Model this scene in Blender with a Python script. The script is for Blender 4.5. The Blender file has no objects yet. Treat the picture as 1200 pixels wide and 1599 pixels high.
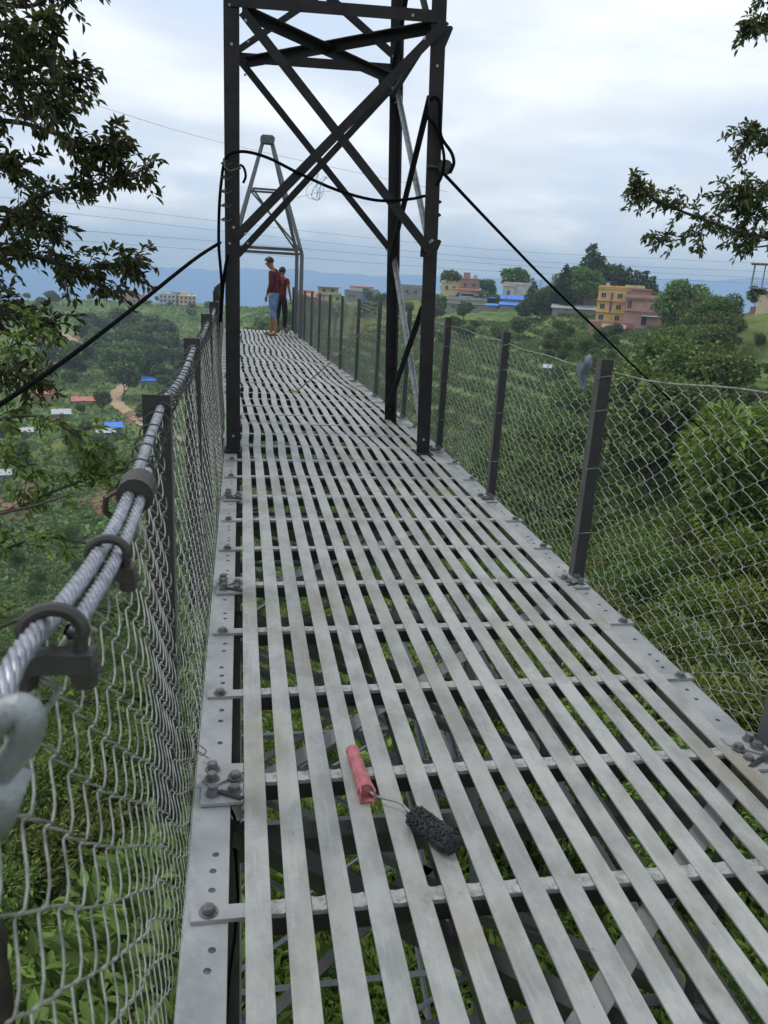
import bpy, bmesh, math, random
import numpy as np
from mathutils import Vector, Matrix
random.seed(7); rng = np.random.default_rng(11)
R = math.radians; PI = math.pi
S = bpy.context.scene; C = S.collection
# ------------------------------------------------------------ camera, sky, sun, exposure
EYE = Vector((0, 0, 1.53))
CM = Matrix(((0.98383142, 0.0022418, 0.17908298), (-0.17023887, -0.29887227, 0.93898567), (0.05562795, -0.95429049, -0.29365829)))
FP = 1230.0
def P(x, y, Y=None, X=None, Z=None):
    """world point seen at photo pixel x, y lying on the plane of the given coordinate"""
    w = CM @ Vector((x-600, y-799.5, FP))
    if Y is not None: t = Y/w.y
    elif X is not None: t = X/w.x
    else: t = (Z-EYE.z)/w.z
    return EYE + w*t
cam = bpy.data.cameras.new('camera'); co = bpy.data.objects.new('camera', cam); C.objects.link(co)
rot = Matrix((( CM[0][0], -CM[0][1], -CM[0][2]), (CM[1][0], -CM[1][1], -CM[1][2]), (CM[2][0], -CM[2][1], -CM[2][2])))
co.matrix_world = Matrix.Translation(EYE) @ rot.to_4x4()
cam.sensor_fit = 'VERTICAL'; cam.sensor_height = 36; cam.sensor_width = 27; cam.lens = FP/1599*36
cam.clip_start = 0.05; cam.clip_end = 30000
cam.dof.use_dof = True; cam.dof.focus_distance = 5.0; cam.dof.aperture_fstop = 9.0
S.camera = co
S.view_settings.view_transform = 'Standard'; S.view_settings.look = 'None'
S.view_settings.exposure = 0.6; S.view_settings.gamma = 1
W = bpy.data.worlds.new('World'); S.world = W; W.use_nodes = True
SUN_EL, SUN_AZ = R(58), R(-60)
def build_world():
    nt = W.node_tree; nt.nodes.clear(); N = nt.nodes.new; L = nt.links.new
    out = N('ShaderNodeOutputWorld'); bg = N('ShaderNodeBackground'); bg.inputs[1].default_value = 0.1
    sky = N('ShaderNodeTexSky'); sky.sky_type = 'NISHITA'; sky.sun_disc = False
    sky.sun_elevation = SUN_EL; sky.sun_rotation = SUN_AZ; sky.altitude = 1500; sky.dust_density = 2
    tc = N('ShaderNodeTexCoord'); sp = N('ShaderNodeSeparateXYZ'); L(tc.outputs['Generated'], sp.inputs[0])
    def M(op, a, b=None, c=None):
        m = N('ShaderNodeMath'); m.operation = op
        for i, v in enumerate((a, b, c)):
            if v is None: continue
            if isinstance(v, (int, float)): m.inputs[i].default_value = v
            else: L(v, m.inputs[i])
        return m.outputs[0]
    def ramp(v, pts):
        r = N('ShaderNodeValToRGB'); e = r.color_ramp.elements
        while len(e) < len(pts): e.new(0.5)
        for q, (p, c) in zip(e, pts): q.position = p; q.color = (*c, 1) if not isinstance(c, (int, float)) else (c, c, c, 1)
        L(v, r.inputs[0]); return r.outputs[0]
    zc = M('MAXIMUM', sp.outputs[2], 0.0); dn = M('ADD', zc, 0.16)
    u = M('DIVIDE', sp.outputs[0], dn); v = M('DIVIDE', sp.outputs[1], dn)
    cb = N('ShaderNodeCombineXYZ'); L(u, cb.inputs[0]); L(v, cb.inputs[1]); L(M('MULTIPLY', sp.outputs[2], 3.0), cb.inputs[2])
    n1 = N('ShaderNodeTexNoise'); n1.inputs['Scale'].default_value = 0.75; n1.inputs['Detail'].default_value = 7; n1.inputs['Roughness'].default_value = 0.5
    n1.inputs['Distortion'].default_value = 0.4
    n2 = N('ShaderNodeTexNoise'); n2.inputs['Scale'].default_value = 1.6; n2.inputs['Detail'].default_value = 6; n2.inputs['Roughness'].default_value = 0.52
    mp = N('ShaderNodeMapping'); mp.inputs['Location'].default_value = (3.7, 1.2, 0); L(cb.outputs[0], mp.inputs[0])
    L(mp.outputs[0], n1.inputs[0]); L(cb.outputs[0], n2.inputs[0])
    # small cumulus near the horizon
    hz = N('ShaderNodeMapping'); hz.inputs['Scale'].default_value = (9, 9, 26); L(tc.outputs['Generated'], hz.inputs[0])
    n3 = N('ShaderNodeTexNoise'); n3.inputs['Scale'].default_value = 1.0; n3.inputs['Detail'].default_value = 7; n3.inputs['Roughness'].default_value = 0.55
    L(hz.outputs[0], n3.inputs[0])
    low = ramp(sp.outputs[2], [(0.0, 1.0), (0.04, 1.0), (0.17, 0.0)])
    mix0 = N('ShaderNodeMix'); mix0.data_type = 'FLOAT'; L(low, mix0.inputs[0]); L(n1.outputs[0], mix0.inputs[2]); L(n3.outputs[0], mix0.inputs[3])
    mask = ramp(mix0.outputs[0], [(0.36, 0.25), (0.50, 0.88), (0.64, 1.0)])
    shade = N('ShaderNodeMix'); shade.data_type = 'FLOAT'; shade.inputs[0].default_value = 0.5
    L(n2.outputs[0], shade.inputs[2]); L(mix0.outputs[0], shade.inputs[3])
    cc = ramp(shade.outputs[0], [(0.34, (5.4, 5.65, 6.05)), (0.50, (6.5, 6.85, 7.3)), (0.64, (8.6, 8.8, 9.0))])
    # thin veil between the clouds: pale blue
    blue = N('ShaderNodeMix'); blue.data_type = 'RGBA'; blue.inputs[0].default_value = 0.75
    L(sky.outputs[0], blue.inputs[6]); blue.inputs[7].default_value = (4.9, 5.9, 7.4, 1)
    mx = N('ShaderNodeMix'); mx.data_type = 'RGBA'; L(mask, mx.inputs[0]); L(blue.outputs[2], mx.inputs[6]); L(cc, mx.inputs[7])
    # the sky ends at the horizon: dim ground light below, seen only past the mountains
    under = ramp(sp.outputs[2], [(0.0, 0.25), (0.001, 0.25), (0.0011, 1.0)])
    under.node.color_ramp.elements[0].position = 0.0
    mpb = N('ShaderNodeMapRange'); mpb.inputs[1].default_value = -0.08; mpb.inputs[2].default_value = -0.04
    mpb.inputs[3].default_value = 0.3; mpb.inputs[4].default_value = 1.0; L(sp.outputs[2], mpb.inputs[0])
    mul = N('ShaderNodeMix'); mul.data_type = 'RGBA'; mul.blend_type = 'MULTIPLY'; mul.inputs[0].default_value = 1
    L(mx.outputs[2], mul.inputs[6]); L(mpb.outputs[0], mul.inputs[7])
    nt.nodes.remove(under.node)
    L(mul.outputs[2], bg.inputs[0]); L(bg.outputs[0], out.inputs[0])
build_world()
sl = bpy.data.lights.new('sun', 'SUN'); sl.energy = 1.2; sl.angle = R(14); sl.color = (1, 0.96, 0.9)
so = bpy.data.objects.new('sun', sl); C.objects.link(so)
sd = Vector((math.sin(SUN_AZ)*math.cos(SUN_EL), math.cos(SUN_AZ)*math.cos(SUN_EL), math.sin(SUN_EL)))
so.rotation_euler = sd.to_track_quat('Z', 'Y').to_euler()

# ------------------------------------------------------------ materials
def mat(name, col, rough=0.6, metal=0.0, col2=None, scale=6, detail=5, lo=0.4, hi=0.65, col3=None, scale3=2.0, lo3=0.55, hi3=0.72,
        bump=0.0, bscale=40, island=0.0, spec=0.5, stretch=None, emis=None, transl=0.0):
    m = bpy.data.materials.new(name); m.use_nodes = True; nt = m.node_tree; N = nt.nodes.new; L = nt.links.new
    b = nt.nodes['Principled BSDF']; b.inputs['Base Color'].default_value = (*col, 1); b.inputs['Roughness'].default_value = rough
    b.inputs['Metallic'].default_value = metal; b.inputs['Specular IOR Level'].default_value = spec
    cur = None; tc = N('ShaderNodeTexCoord'); vec = tc.outputs['Object']
    if stretch:
        mp = N('ShaderNodeMapping'); mp.inputs['Scale'].default_value = stretch; L(vec, mp.inputs[0]); vec = mp.outputs[0]
    def noise(s, d=detail):
        n = N('ShaderNodeTexNoise'); n.inputs['Scale'].default_value = s; n.inputs['Detail'].default_value = d; n.inputs['Roughness'].default_value = 0.6
        L(vec, n.inputs[0]); return n.outputs[0]
    def mixin(a, c, fac):
        x = N('ShaderNodeMix'); x.data_type = 'RGBA'; L(fac, x.inputs[0]); x.inputs[7].default_value = (*c, 1)
        if isinstance(a, tuple): x.inputs[6].default_value = (*a, 1)
        else: L(a, x.inputs[6])
        return x.outputs[2]
    def rng_(v, lo, hi, a=0.0, z=1.0):
        r = N('ShaderNodeMapRange'); L(v, r.inputs[0]); r.inputs[1].default_value = lo; r.inputs[2].default_value = hi
        r.inputs[3].default_value = a; r.inputs[4].default_value = z; return r.outputs[0]
    cur = col
    if col2: cur = mixin(cur, col2, rng_(noise(scale), lo, hi))
    if col3: cur = mixin(cur, col3, rng_(noise(scale3, 6), lo3, hi3))
    if island:
        g = N('ShaderNodeNewGeometry'); h = N('ShaderNodeHueSaturation')
        L(rng_(g.outputs['Random Per Island'], 0, 1, 1-island, 1+island), h.inputs['Value'])
        oi = N('ShaderNodeObjectInfo'); L(rng_(oi.outputs['Random'], 0, 1, 0.462, 0.512), h.inputs['Hue'])
        if isinstance(cur, tuple): h.inputs['Color'].default_value = (*cur, 1)
        else: L(cur, h.inputs['Color'])
        h2 = N('ShaderNodeHueSaturation'); L(rng_(oi.outputs['Random'], 0, 1, 0.68, 1.32), h2.inputs['Value']); L(h.outputs[0], h2.inputs['Color'])
        cur = h2.outputs[0]
    if not isinstance(cur, tuple): L(cur, b.inputs['Base Color'])
    if bump:
        bn = N('ShaderNodeBump'); bn.inputs['Strength'].default_value = bump; bn.inputs['Distance'].default_value = 0.01
        L(noise(bscale), bn.inputs['Height']); L(bn.outputs[0], b.inputs['Normal'])
    if transl:
        t = N('ShaderNodeBsdfTranslucent'); ms = N('ShaderNodeMixShader'); ms.inputs[0].default_value = transl
        if isinstance(cur, tuple): t.inputs[0].default_value = (*cur, 1)
        else: L(cur, t.inputs[0])
        L(b.outputs[0], ms.inputs[1]); L(t.outputs[0], ms.inputs[2]); L(ms.outputs[0], nt.nodes['Material Output'].inputs[0])
    return m
M = {}
M['slat'] = mat('silver_paint', (0.36, 0.36, 0.342), 0.52, 0.2, col2=(0.275, 0.28, 0.265), scale=3.5, lo=0.45, hi=0.7, col3=(0.27, 0.235, 0.13), scale3=2.3, lo3=0.54, hi3=0.70, bump=0.25, bscale=60)
def strip_mat():
    m = bpy.data.materials.new('strip_paint'); m.use_nodes = True; nt = m.node_tree; N = nt.nodes.new; L = nt.links.new; b = nt.nodes['Principled BSDF']
    g = N('ShaderNodeNewGeometry'); oi = N('ShaderNodeObjectInfo')
    def noise(sc, d, w, ro=0.6):
        mp = N('ShaderNodeMapping'); mp.inputs['Scale'].default_value = sc; L(g.outputs['Position'], mp.inputs[0])
        n = N('ShaderNodeTexNoise'); n.noise_dimensions = '4D'; n.inputs['Scale'].default_value = 1; n.inputs['Detail'].default_value = d; n.inputs['Roughness'].default_value = ro
        n.inputs['W'].default_value = w; L(mp.outputs[0], n.inputs[0]); return n.outputs[0]
    def mr(v, lo, hi, a=0., z=1.):
        q = N('ShaderNodeMapRange'); L(v, q.inputs[0]); q.inputs[1].default_value = lo; q.inputs[2].default_value = hi; q.inputs[3].default_value = a; q.inputs[4].default_value = z; return q.outputs[0]
    def mix(a, c, f):
        x = N('ShaderNodeMix'); x.data_type = 'RGBA'; L(f, x.inputs[0])
        if isinstance(a, tuple): x.inputs[6].default_value = (*a, 1)
        else: L(a, x.inputs[6])
        x.inputs[7].default_value = (*c, 1); return x.outputs[2]
    c = mix((0.33, 0.332, 0.315), (0.225, 0.23, 0.22), mr(noise((6, 4.0, 6), 8, 1, 0.7), 0.44, 0.60))
    c = mix(c, (0.40, 0.405, 0.395), mr(noise((90, 5, 5), 5, 2), 0.55, 0.70, 0, 0.6))         # brush streaks
    c = mix(c, (0.225, 0.20, 0.125), mr(noise((3.4, 1.6, 3), 7, 3.3), 0.52, 0.70, 0, 0.75))   # dried mud
    c = mix(c, (0.20, 0.105, 0.04), mr(noise((6, 6, 6), 8, 5), 0.64, 0.72, 0, 0.7))            # rust blooms
    c = mix(c, (0.10, 0.095, 0.085), mr(noise((38, 30, 30), 6, 4, 0.75), 0.62, 0.67, 0, 0.8))   # grit and scuffs
    hs = N('ShaderNodeHueSaturation'); L(mr(oi.outputs['Random'], 0, 1, 0.9, 1.1), hs.inputs['Value']); L(c, hs.inputs['Color']); L(hs.outputs[0], b.inputs['Base Color'])
    b.inputs['Metallic'].default_value = 0.25; L(mr(noise((9, 4, 9), 5, 7), 0.35, 0.7, 0.38, 0.62), b.inputs['Roughness'])
    bn = N('ShaderNodeBump'); bn.inputs['Strength'].default_value = 0.35; bn.inputs['Distance'].default_value = 0.004; L(noise((70, 12, 40), 6, 9), bn.inputs['Height']); L(bn.outputs[0], b.inputs['Normal'])
    return m
M['slat'] = strip_mat()
M['girder'] = mat('girder_paint', (0.29, 0.30, 0.30), 0.5, 0.25, col2=(0.21, 0.22, 0.22), scale=5, col3=(0.24, 0.14, 0.06), scale3=3.1, lo3=0.70, hi3=0.76, bump=0.25, bscale=50)
M['weld'] = mat('weld_paint', (0.33, 0.333, 0.325), 0.5, 0.3, col2=(0.15, 0.145, 0.13), scale=40, lo=0.45, hi=0.7, bump=0.6, bscale=110)
M['dark'] = mat('dark_primer', (0.009, 0.009, 0.011), 0.55, 0.0, col2=(0.020, 0.016, 0.016), scale=7, col3=(0.035, 0.018, 0.010), scale3=9, lo3=0.64, hi3=0.7, bump=0.15, bscale=60, spec=0.25)
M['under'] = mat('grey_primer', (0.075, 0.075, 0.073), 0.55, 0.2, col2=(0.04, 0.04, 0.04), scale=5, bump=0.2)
M['galv'] = mat('galvanised', (0.30, 0.32, 0.33), 0.5, 0.4, col2=(0.18, 0.195, 0.20), scale=25, bump=0.35, bscale=90, col3=(0.12, 0.11, 0.09), scale3=14, lo3=0.6, hi3=0.68)
M['galvd'] = mat('galvanised_dull', (0.11, 0.12, 0.13), 0.5, 0.4, col2=(0.11, 0.12, 0.13), scale=9)
M['wire'] = mat('fence_wire', (0.29, 0.30, 0.27), 0.5, 0.35, col2=(0.12, 0.125, 0.11), scale=30)
M['wired'] = mat('tie_wire', (0.05, 0.055, 0.052), 0.5, 0.4)
M['cable'] = mat('steel_cable', (0.32, 0.33, 0.37), 0.42, 0.55, col2=(0.18, 0.185, 0.21), scale=40)
M['clamp'] = mat('clamp_steel', (0.055, 0.052, 0.045), 0.5, 0.5, col2=(0.05, 0.045, 0.04), scale=30, bump=0.3)
M['bolt'] = mat('bolt_steel', (0.17, 0.175, 0.18), 0.45, 0.5, col2=(0.09, 0.085, 0.08), scale=40)
M['rubber'] = mat('black_rubber', (0.003, 0.003, 0.004), 0.9, spec=0.05)
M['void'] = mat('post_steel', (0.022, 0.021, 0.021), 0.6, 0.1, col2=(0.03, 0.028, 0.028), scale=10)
M['postfar'] = mat('post_steel_lighter', (0.075, 0.078, 0.075), 0.6, 0.1, col2=(0.05, 0.05, 0.048), scale=10)  # lighter copy of the post steel: lit side legs, paler far posts
M['pink'] = mat('faded_pink_plastic', (0.30, 0.075, 0.085), 0.6, col2=(0.38, 0.15, 0.155), scale=40, col3=(0.25, 0.06, 0.07), scale3=30, lo3=0.6, bump=0.2)
M['fleece'] = mat('paint_soaked_fleece', (0.022, 0.023, 0.025), 0.85, col2=(0.05, 0.05, 0.055), scale=60, bump=0.6, bscale=200)
M['rag'] = mat('grey_rag', (0.12, 0.15, 0.18), 0.85, col2=(0.10, 0.12, 0.14), scale=20)
M['bark'] = mat('bark', (0.035, 0.028, 0.022), 0.9, col2=(0.07, 0.06, 0.045), scale=12, bump=0.6)
M['leafL'] = mat('dark_leaf', (0.070, 0.100, 0.028), 0.5, island=0.6, transl=0.35, spec=0.35)
M['leafN'] = mat('bush_leaf', (0.105, 0.165, 0.032), 0.55, island=0.55, transl=0.25, spec=0.3)
M['leafS'] = mat('shade_plant_leaf', (0.045, 0.085, 0.020), 0.6, island=0.55, transl=0.2, spec=0.2)  # darker copy of the bush leaf: shade under the deck put into the colour
M['leafY'] = mat('yellow_green_leaf', (0.125, 0.185, 0.032), 0.55, island=0.5, transl=0.25, spec=0.3)
M['leafF'] = mat('tree_leaf', (0.110, 0.165, 0.042), 0.7, island=0.45, transl=0.15, spec=0.2)
M['leafP'] = mat('pine_needle', (0.055, 0.095, 0.040), 0.7, island=0.4, transl=0.1, spec=0.2)
M['grass'] = mat('grass_blade', (0.105, 0.165, 0.030), 0.6, island=0.5, transl=0.3, spec=0.2)
M['corn'] = mat('crop_leaf', (0.125, 0.215, 0.062), 0.65, island=0.5, transl=0.25, spec=0.2)
M['red'] = mat('maroon_cotton', (0.075, 0.010, 0.017), 0.9); M['redt'] = mat('red_cotton', (0.14, 0.014, 0.016), 0.9, col2=(0.35, 0.16, 0.10), scale=9, lo=0.6, hi=0.64)
M['denim'] = mat('blue_denim', (0.07, 0.13, 0.24), 0.9, col2=(0.15, 0.23, 0.36), scale=8); M['black'] = mat('black_cloth', (0.012, 0.013, 0.016), 0.9)
M['skin'] = mat('brown_skin', (0.24, 0.115, 0.06), 0.6); M['hair'] = mat('black_hair', (0.006, 0.005, 0.005), 0.6)
M['sandal'] = mat('brown_sandal', (0.09, 0.05, 0.03), 0.8); M['rope'] = mat('rope', (0.16, 0.13, 0.08), 0.9); M['ropey'] = mat('yellow_cord', (0.5, 0.33, 0.03), 0.8)
def plaster(n, c, k=0.8): return mat(n, c, 0.9, col2=tuple(v*k for v in c), scale=0.6, lo=0.45, hi=0.7, col3=tuple(v*0.62 for v in c), scale3=0.9, lo3=0.6, hi3=0.75)
M['yel'] = plaster('yellow_plaster', (0.62, 0.43, 0.17)); M['yel2'] = plaster('pale_yellow_plaster', (0.58, 0.50, 0.28)); M['brk'] = plaster('raw_brick', (0.34, 0.20, 0.155))
M['pnk'] = plaster('pink_plaster', (0.45, 0.27, 0.23)); M['wht'] = plaster('white_plaster', (0.52, 0.52, 0.50)); M['conc'] = plaster('concrete', (0.26, 0.25, 0.235))
M['crm'] = plaster('cream_plaster', (0.62, 0.50, 0.33)); M['mag'] = plaster('magenta_plaster', (0.50, 0.10, 0.28)); M['lim'] = plaster('lime_plaster', (0.45, 0.5, 0.12))
M['orroof'] = mat('orange_roof', (0.48, 0.16, 0.09), 0.7); M['redroof'] = mat('red_roof', (0.45, 0.09, 0.07), 0.7, col2=(0.5, 0.2, 0.17), scale=0.8); M['blu'] = mat('blue_tarp', (0.03, 0.14, 0.55), 0.6, col2=(0.06, 0.22, 0.65), scale=1)
M['tin'] = mat('tin_sheet', (0.45, 0.47, 0.49), 0.5, 0.3, col2=(0.3, 0.31, 0.32), scale=1.5); M['win'] = mat('dark_window', (0.03, 0.035, 0.06), 0.15); M['purp'] = mat('purple_trim', (0.16, 0.07, 0.2), 0.7)
M['stone'] = mat('stone', (0.25, 0.22, 0.19), 0.9, col2=(0.14, 0.13, 0.11), scale=9, bump=0.5, bscale=12)
M['soil'] = mat('red_soil', (0.24, 0.12, 0.065), 0.95, col2=(0.14, 0.085, 0.05), scale=0.5, col3=(0.07, 0.09, 0.03), scale3=0.25, lo3=0.52, hi3=0.6, bump=0.5, bscale=5)
M['road'] = mat('dirt_track', (0.42, 0.31, 0.185), 0.95, col2=(0.32, 0.24, 0.14), scale=0.3)
M['gtarp'] = mat('green_tarp', (0.02, 0.3, 0.16), 0.6)
def terrain_mat():
    m = bpy.data.materials.new('hillside'); m.use_nodes = True; nt = m.node_tree; N = nt.nodes.new; L = nt.links.new
    b = nt.nodes['Principled BSDF']; b.inputs['Roughness'].default_value = 0.95; b.inputs['Specular IOR Level'].default_value = 0.1
    g = N('ShaderNodeNewGeometry')
    def noise(s, d=6, v=None):
        n = N('ShaderNodeTexNoise'); n.inputs['Scale'].default_value = s; n.inputs['Detail'].default_value = d; n.inputs['Roughness'].default_value = 0.65
        L(v or g.outputs['Position'], n.inputs[0]); return n.outputs[0]
    def mr(v, lo, hi, a=0., z=1.):
        r = N('ShaderNodeMapRange'); L(v, r.inputs[0]); r.inputs[1].default_value = lo; r.inputs[2].default_value = hi; r.inputs[3].default_value = a; r.inputs[4].default_value = z; return r.outputs[0]
    def mix(a, c, f):
        x = N('ShaderNodeMix'); x.data_type = 'RGBA'; L(f, x.inputs[0])
        for i, v in ((6, a), (7, c)):
            if isinstance(v, tuple): x.inputs[i].default_value = (*v, 1)
            else: L(v, x.inputs[i])
        return x.outputs[2]
    c = mix((0.095, 0.145, 0.036), (0.185, 0.215, 0.065), mr(noise(0.035), 0.4, 0.6))
    c = mix(c, (0.045, 0.078, 0.025), mr(noise(0.09), 0.54, 0.64))
    # crop rows that follow the contour terraces
    sp = N('ShaderNodeSeparateXYZ'); L(g.outputs['Position'], sp.inputs[0])
    w = N('ShaderNodeMath'); w.operation = 'MULTIPLY_ADD'; L(noise(0.03, 3), w.inputs[0]); w.inputs[1].default_value = 0.25; L(sp.outputs[2], w.inputs[2])
    fr = N('ShaderNodeMath'); fr.operation = 'FRACT'; w2 = N('ShaderNodeMath'); w2.operation = 'MULTIPLY'; L(w.outputs[0], w2.inputs[0]); w2.inputs[1].default_value = 1/1.7; L(w2.outputs[0], fr.inputs[0])
    row = mr(fr.outputs[0], 0.25, 0.45); 
    far = N('ShaderNodeMath'); far.operation = 'MULTIPLY'; L(row, far.inputs[0]); L(mr(noise(0.02, 2), 0.38, 0.52, 0.15, 0.8), far.inputs[1])
    c = mix(c, (0.165, 0.205, 0.08), far.outputs[0])
    # bare earth near the bridge and here and there
    near = N('ShaderNodeVectorMath'); near.operation = 'LENGTH'; L(g.outputs['Position'], near.inputs[0])
    nearf = mr(near.outputs['Value'], 9, 22, 1.0, 0.0)
    so_ = N('ShaderNodeMath'); so_.operation = 'MULTIPLY'; L(mr(noise(0.35), 0.42, 0.52), so_.inputs[0]); L(nearf, so_.inputs[1])
    c = mix(c, (0.13, 0.10, 0.055), so_.outputs[0])
    c = mix(c, (0.30, 0.16, 0.09), mr(noise(0.022, 5), 0.69, 0.72))
    L(c, b.inputs['Base Color'])
    bn = N('ShaderNodeBump'); bn.inputs['Strength'].default_value = 0.9; bn.inputs['Distance'].default_value = 0.8; L(noise(0.6, 8), bn.inputs['Height']); L(bn.outputs[0], b.inputs['Normal'])
    return m
M['hill'] = terrain_mat()
M['mount'] = mat('haze_blue_ridges', (0.05, 0.20, 0.46), 1.0, col2=(0.06, 0.22, 0.48), scale=0.0006, spec=0)  # blue of the distant haze put into the base colour

# ------------------------------------------------------------ mesh helpers
class MB:
    def __init__(s): s.v = []; s.f = []; s.mi = []; s.mats = []
    def m(s, mt):
        if mt not in s.mats: s.mats.append(mt)
        return s.mats.index(mt)
    def add(s, vs, fs, mt=None):
        o = len(s.v); s.v += [tuple(v) for v in vs]; k = s.m(mt) if mt else 0
        for f in fs: s.f.append(tuple(i+o for i in f)); s.mi.append(k)
    def box(s, c, d, mt=None, rot=None):
        vs = [Vector((x*d[0]/2, y*d[1]/2, z*d[2]/2)) for z in (-1, 1) for y in (-1, 1) for x in (-1, 1)]
        if rot is not None: vs = [rot @ v for v in vs]
        s.add([v+Vector(c) for v in vs], [(0,2,3,1),(4,5,7,6),(0,1,5,4),(2,6,7,3),(0,4,6,2),(1,3,7,5)], mt)
    def bar(s, a, b, w, h, up=(0,0,1), mt=None):
        a = Vector(a); b = Vector(b); d = (b-a); l = d.length; d.normalize(); up = Vector(up)
        x = d.cross(up)
        if x.length < 1e-4: x = d.cross(Vector((0,1,0)))
        x.normalize(); u = x.cross(d)
        s.box((a+b)/2, (w, l, h), mt, Matrix((x, d, u)).transposed())
    def angle(s, a, b, w, t, up=(0,0,1), flip=1, mt=None):
        """rolled L section: one leg flat (normal = up), the other along up downwards"""
        a = Vector(a); b = Vector(b); d = (b-a).normalized(); up = Vector(up); x = d.cross(up)
        if x.length < 1e-4: x = Vector((1,0,0))
        x.normalize(); u = x.cross(d); x = x*flip
        pr = [(0,0),(w,0),(w,-t),(t,-t),(t,-w),(0,-w)]
        vs = [p + x*(q[0]-w/2) + u*q[1] for p in (a, b) for q in pr]
        fs = [(i, (i+1)%6, 6+(i+1)%6, 6+i) for i in range(6)] + [(5,4,3,0),(3,2,1,0),(6,9,10,11),(6,7,8,9)]
        s.add(vs, fs, mt)
    def tube(s, pts, r, n=6, mt=None, cap=True):
        pts = [Vector(p) for p in pts]; k = len(pts); rs = r if isinstance(r, (list, tuple)) else [r]*k
        T = [(pts[min(i+1,k-1)]-pts[max(i-1,0)]).normalized() for i in range(k)]
        nrm = T[0].orthogonal().normalized(); vs = []
        for i in range(k):
            nrm = (nrm - T[i]*nrm.dot(T[i]))
            nrm = nrm.normalized() if nrm.length > 1e-6 else T[i].orthogonal().normalized()
            bi = T[i].cross(nrm)
            for j in range(n):
                a = 2*PI*j/n; vs.append(pts[i] + (nrm*math.cos(a)+bi*math.sin(a))*rs[i])
        fs = [(i*n+j, i*n+(j+1)%n, (i+1)*n+(j+1)%n, (i+1)*n+j) for i in range(k-1) for j in range(n)]
        if cap: fs += [tuple(range(n-1, -1, -1)), tuple((k-1)*n+j for j in range(n))]
        s.add(vs, fs, mt)
    def hexbolt(s, c, r=0.018, h=0.014, nrm=(0,0,1), mt=None, ph=None):
        c = Vector(c); n = Vector(nrm).normalized(); a = random.random() if ph is None else ph
        s.cyl(c, c+n*0.003, r*1.35, 14, mt)
        s.cyl(c+n*0.003, c+n*(h*0.85), r, 6, mt, a); s.cyl(c+n*h*0.85, c+n*h, r*0.82, 6, mt, a)
    def cyl(s, a, b, r, n=10, mt=None, ph=0.0, r2=None):
        a = Vector(a); b = Vector(b); d = (b-a).normalized(); x = d.orthogonal().normalized(); y = d.cross(x); r2 = r if r2 is None else r2
        vs = [p+(x*math.cos(2*PI*j/n+ph)+y*math.sin(2*PI*j/n+ph))*q for p, q in ((a, r), (b, r2)) for j in range(n)]
        s.add(vs, [(j,(j+1)%n,n+(j+1)%n,n+j) for j in range(n)]+[tuple(range(n-1,-1,-1)), tuple(n+j for j in range(n))], mt)
    def plate(s, poly, z, t, mt=None):
        n = len(poly); vs = [(x, y, z) for x, y in poly]+[(x, y, z-t) for x, y in poly]
        s.add(vs, [tuple(range(n)), tuple(range(2*n-1, n-1, -1))]+[(j, n+j, n+(j+1)%n, (j+1)%n) for j in range(n)], mt)
    def build(s, name, mt=None, parent=None, smooth=False, origin=None, warp=None):
        if warp: s.v = [warp(*v) for v in s.v]
        me = bpy.data.meshes.new(name)
        off = Vector(origin) if origin is not None else Vector((0,0,0))
        me.from_pydata([tuple(Vector(v)-off) for v in s.v], [], s.f)
        for x in (s.mats or [mt]): me.materials.append(M[x] if isinstance(x, str) else x)
        if s.mats and len(s.mats) > 1: me.polygons.foreach_set('material_index', s.mi)
        bm = bmesh.new(); bm.from_mesh(me); bmesh.ops.recalc_face_normals(bm, faces=bm.faces); bm.to_mesh(me); bm.free()
        if smooth: me.polygons.foreach_set('use_smooth', [True]*len(me.polygons))
        o = bpy.data.objects.new(name, me); C.objects.link(o)
        if parent: o.parent = parent; 
        o.location = off - (pabs(parent) if parent else Vector((0,0,0))) if origin is not None or parent else (0,0,0)
        return o
def pabs(o):
    v = Vector((0,0,0))
    while o: v += Vector(o.location); o = o.parent
    return v
def tag(o, label=None, cat=None, group=None, kind=None):
    for k, v in (('label', label), ('category', cat), ('group', group), ('kind', kind)):
        if v: o[k] = v
    return o
def thing(name, label, cat, loc=(0,0,0), group=None):
    o = bpy.data.objects.new(name, None); C.objects.link(o); o.location = loc; o.empty_display_size = 0.2
    return tag(o, label, cat, group)
def dup(root, loc, rz=0, sc=1, label=None, group=None):
    r = root.copy(); C.objects.link(r); r.location = loc; r.rotation_euler = (0,0,rz); r.scale = (sc,)*3 if isinstance(sc, (int,float)) else sc
    if label: r['label'] = label
    if group: r['group'] = group
    for ch in list(root.children):
        c = ch.copy(); C.objects.link(c); c.parent = r
        for g in ch.children: d = g.copy(); C.objects.link(d); d.parent = c
    return r
def np_mesh(name, V, F, mt, parent=None, mi=None, smooth=False):
    me = bpy.data.meshes.new(name); nv = len(V); nf, k = F.shape
    me.vertices.add(nv); me.vertices.foreach_set('co', V.astype(np.float32).ravel())
    me.loops.add(nf*k); me.loops.foreach_set('vertex_index', F.astype(np.int32).ravel())
    me.polygons.add(nf); me.polygons.foreach_set('loop_start', np.arange(0, nf*k, k, dtype=np.int32))
    if smooth: me.polygons.foreach_set('use_smooth', np.ones(nf, dtype=bool))
    for x in ([mt] if isinstance(mt, str) else mt): me.materials.append(M[x])
    if mi is not None: me.polygons.foreach_set('material_index', mi.astype(np.int32))
    me.update(calc_edges=True); me.validate()
    o = bpy.data.objects.new(name, me); C.objects.link(o)
    if parent: o.parent = parent
    return o
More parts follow.
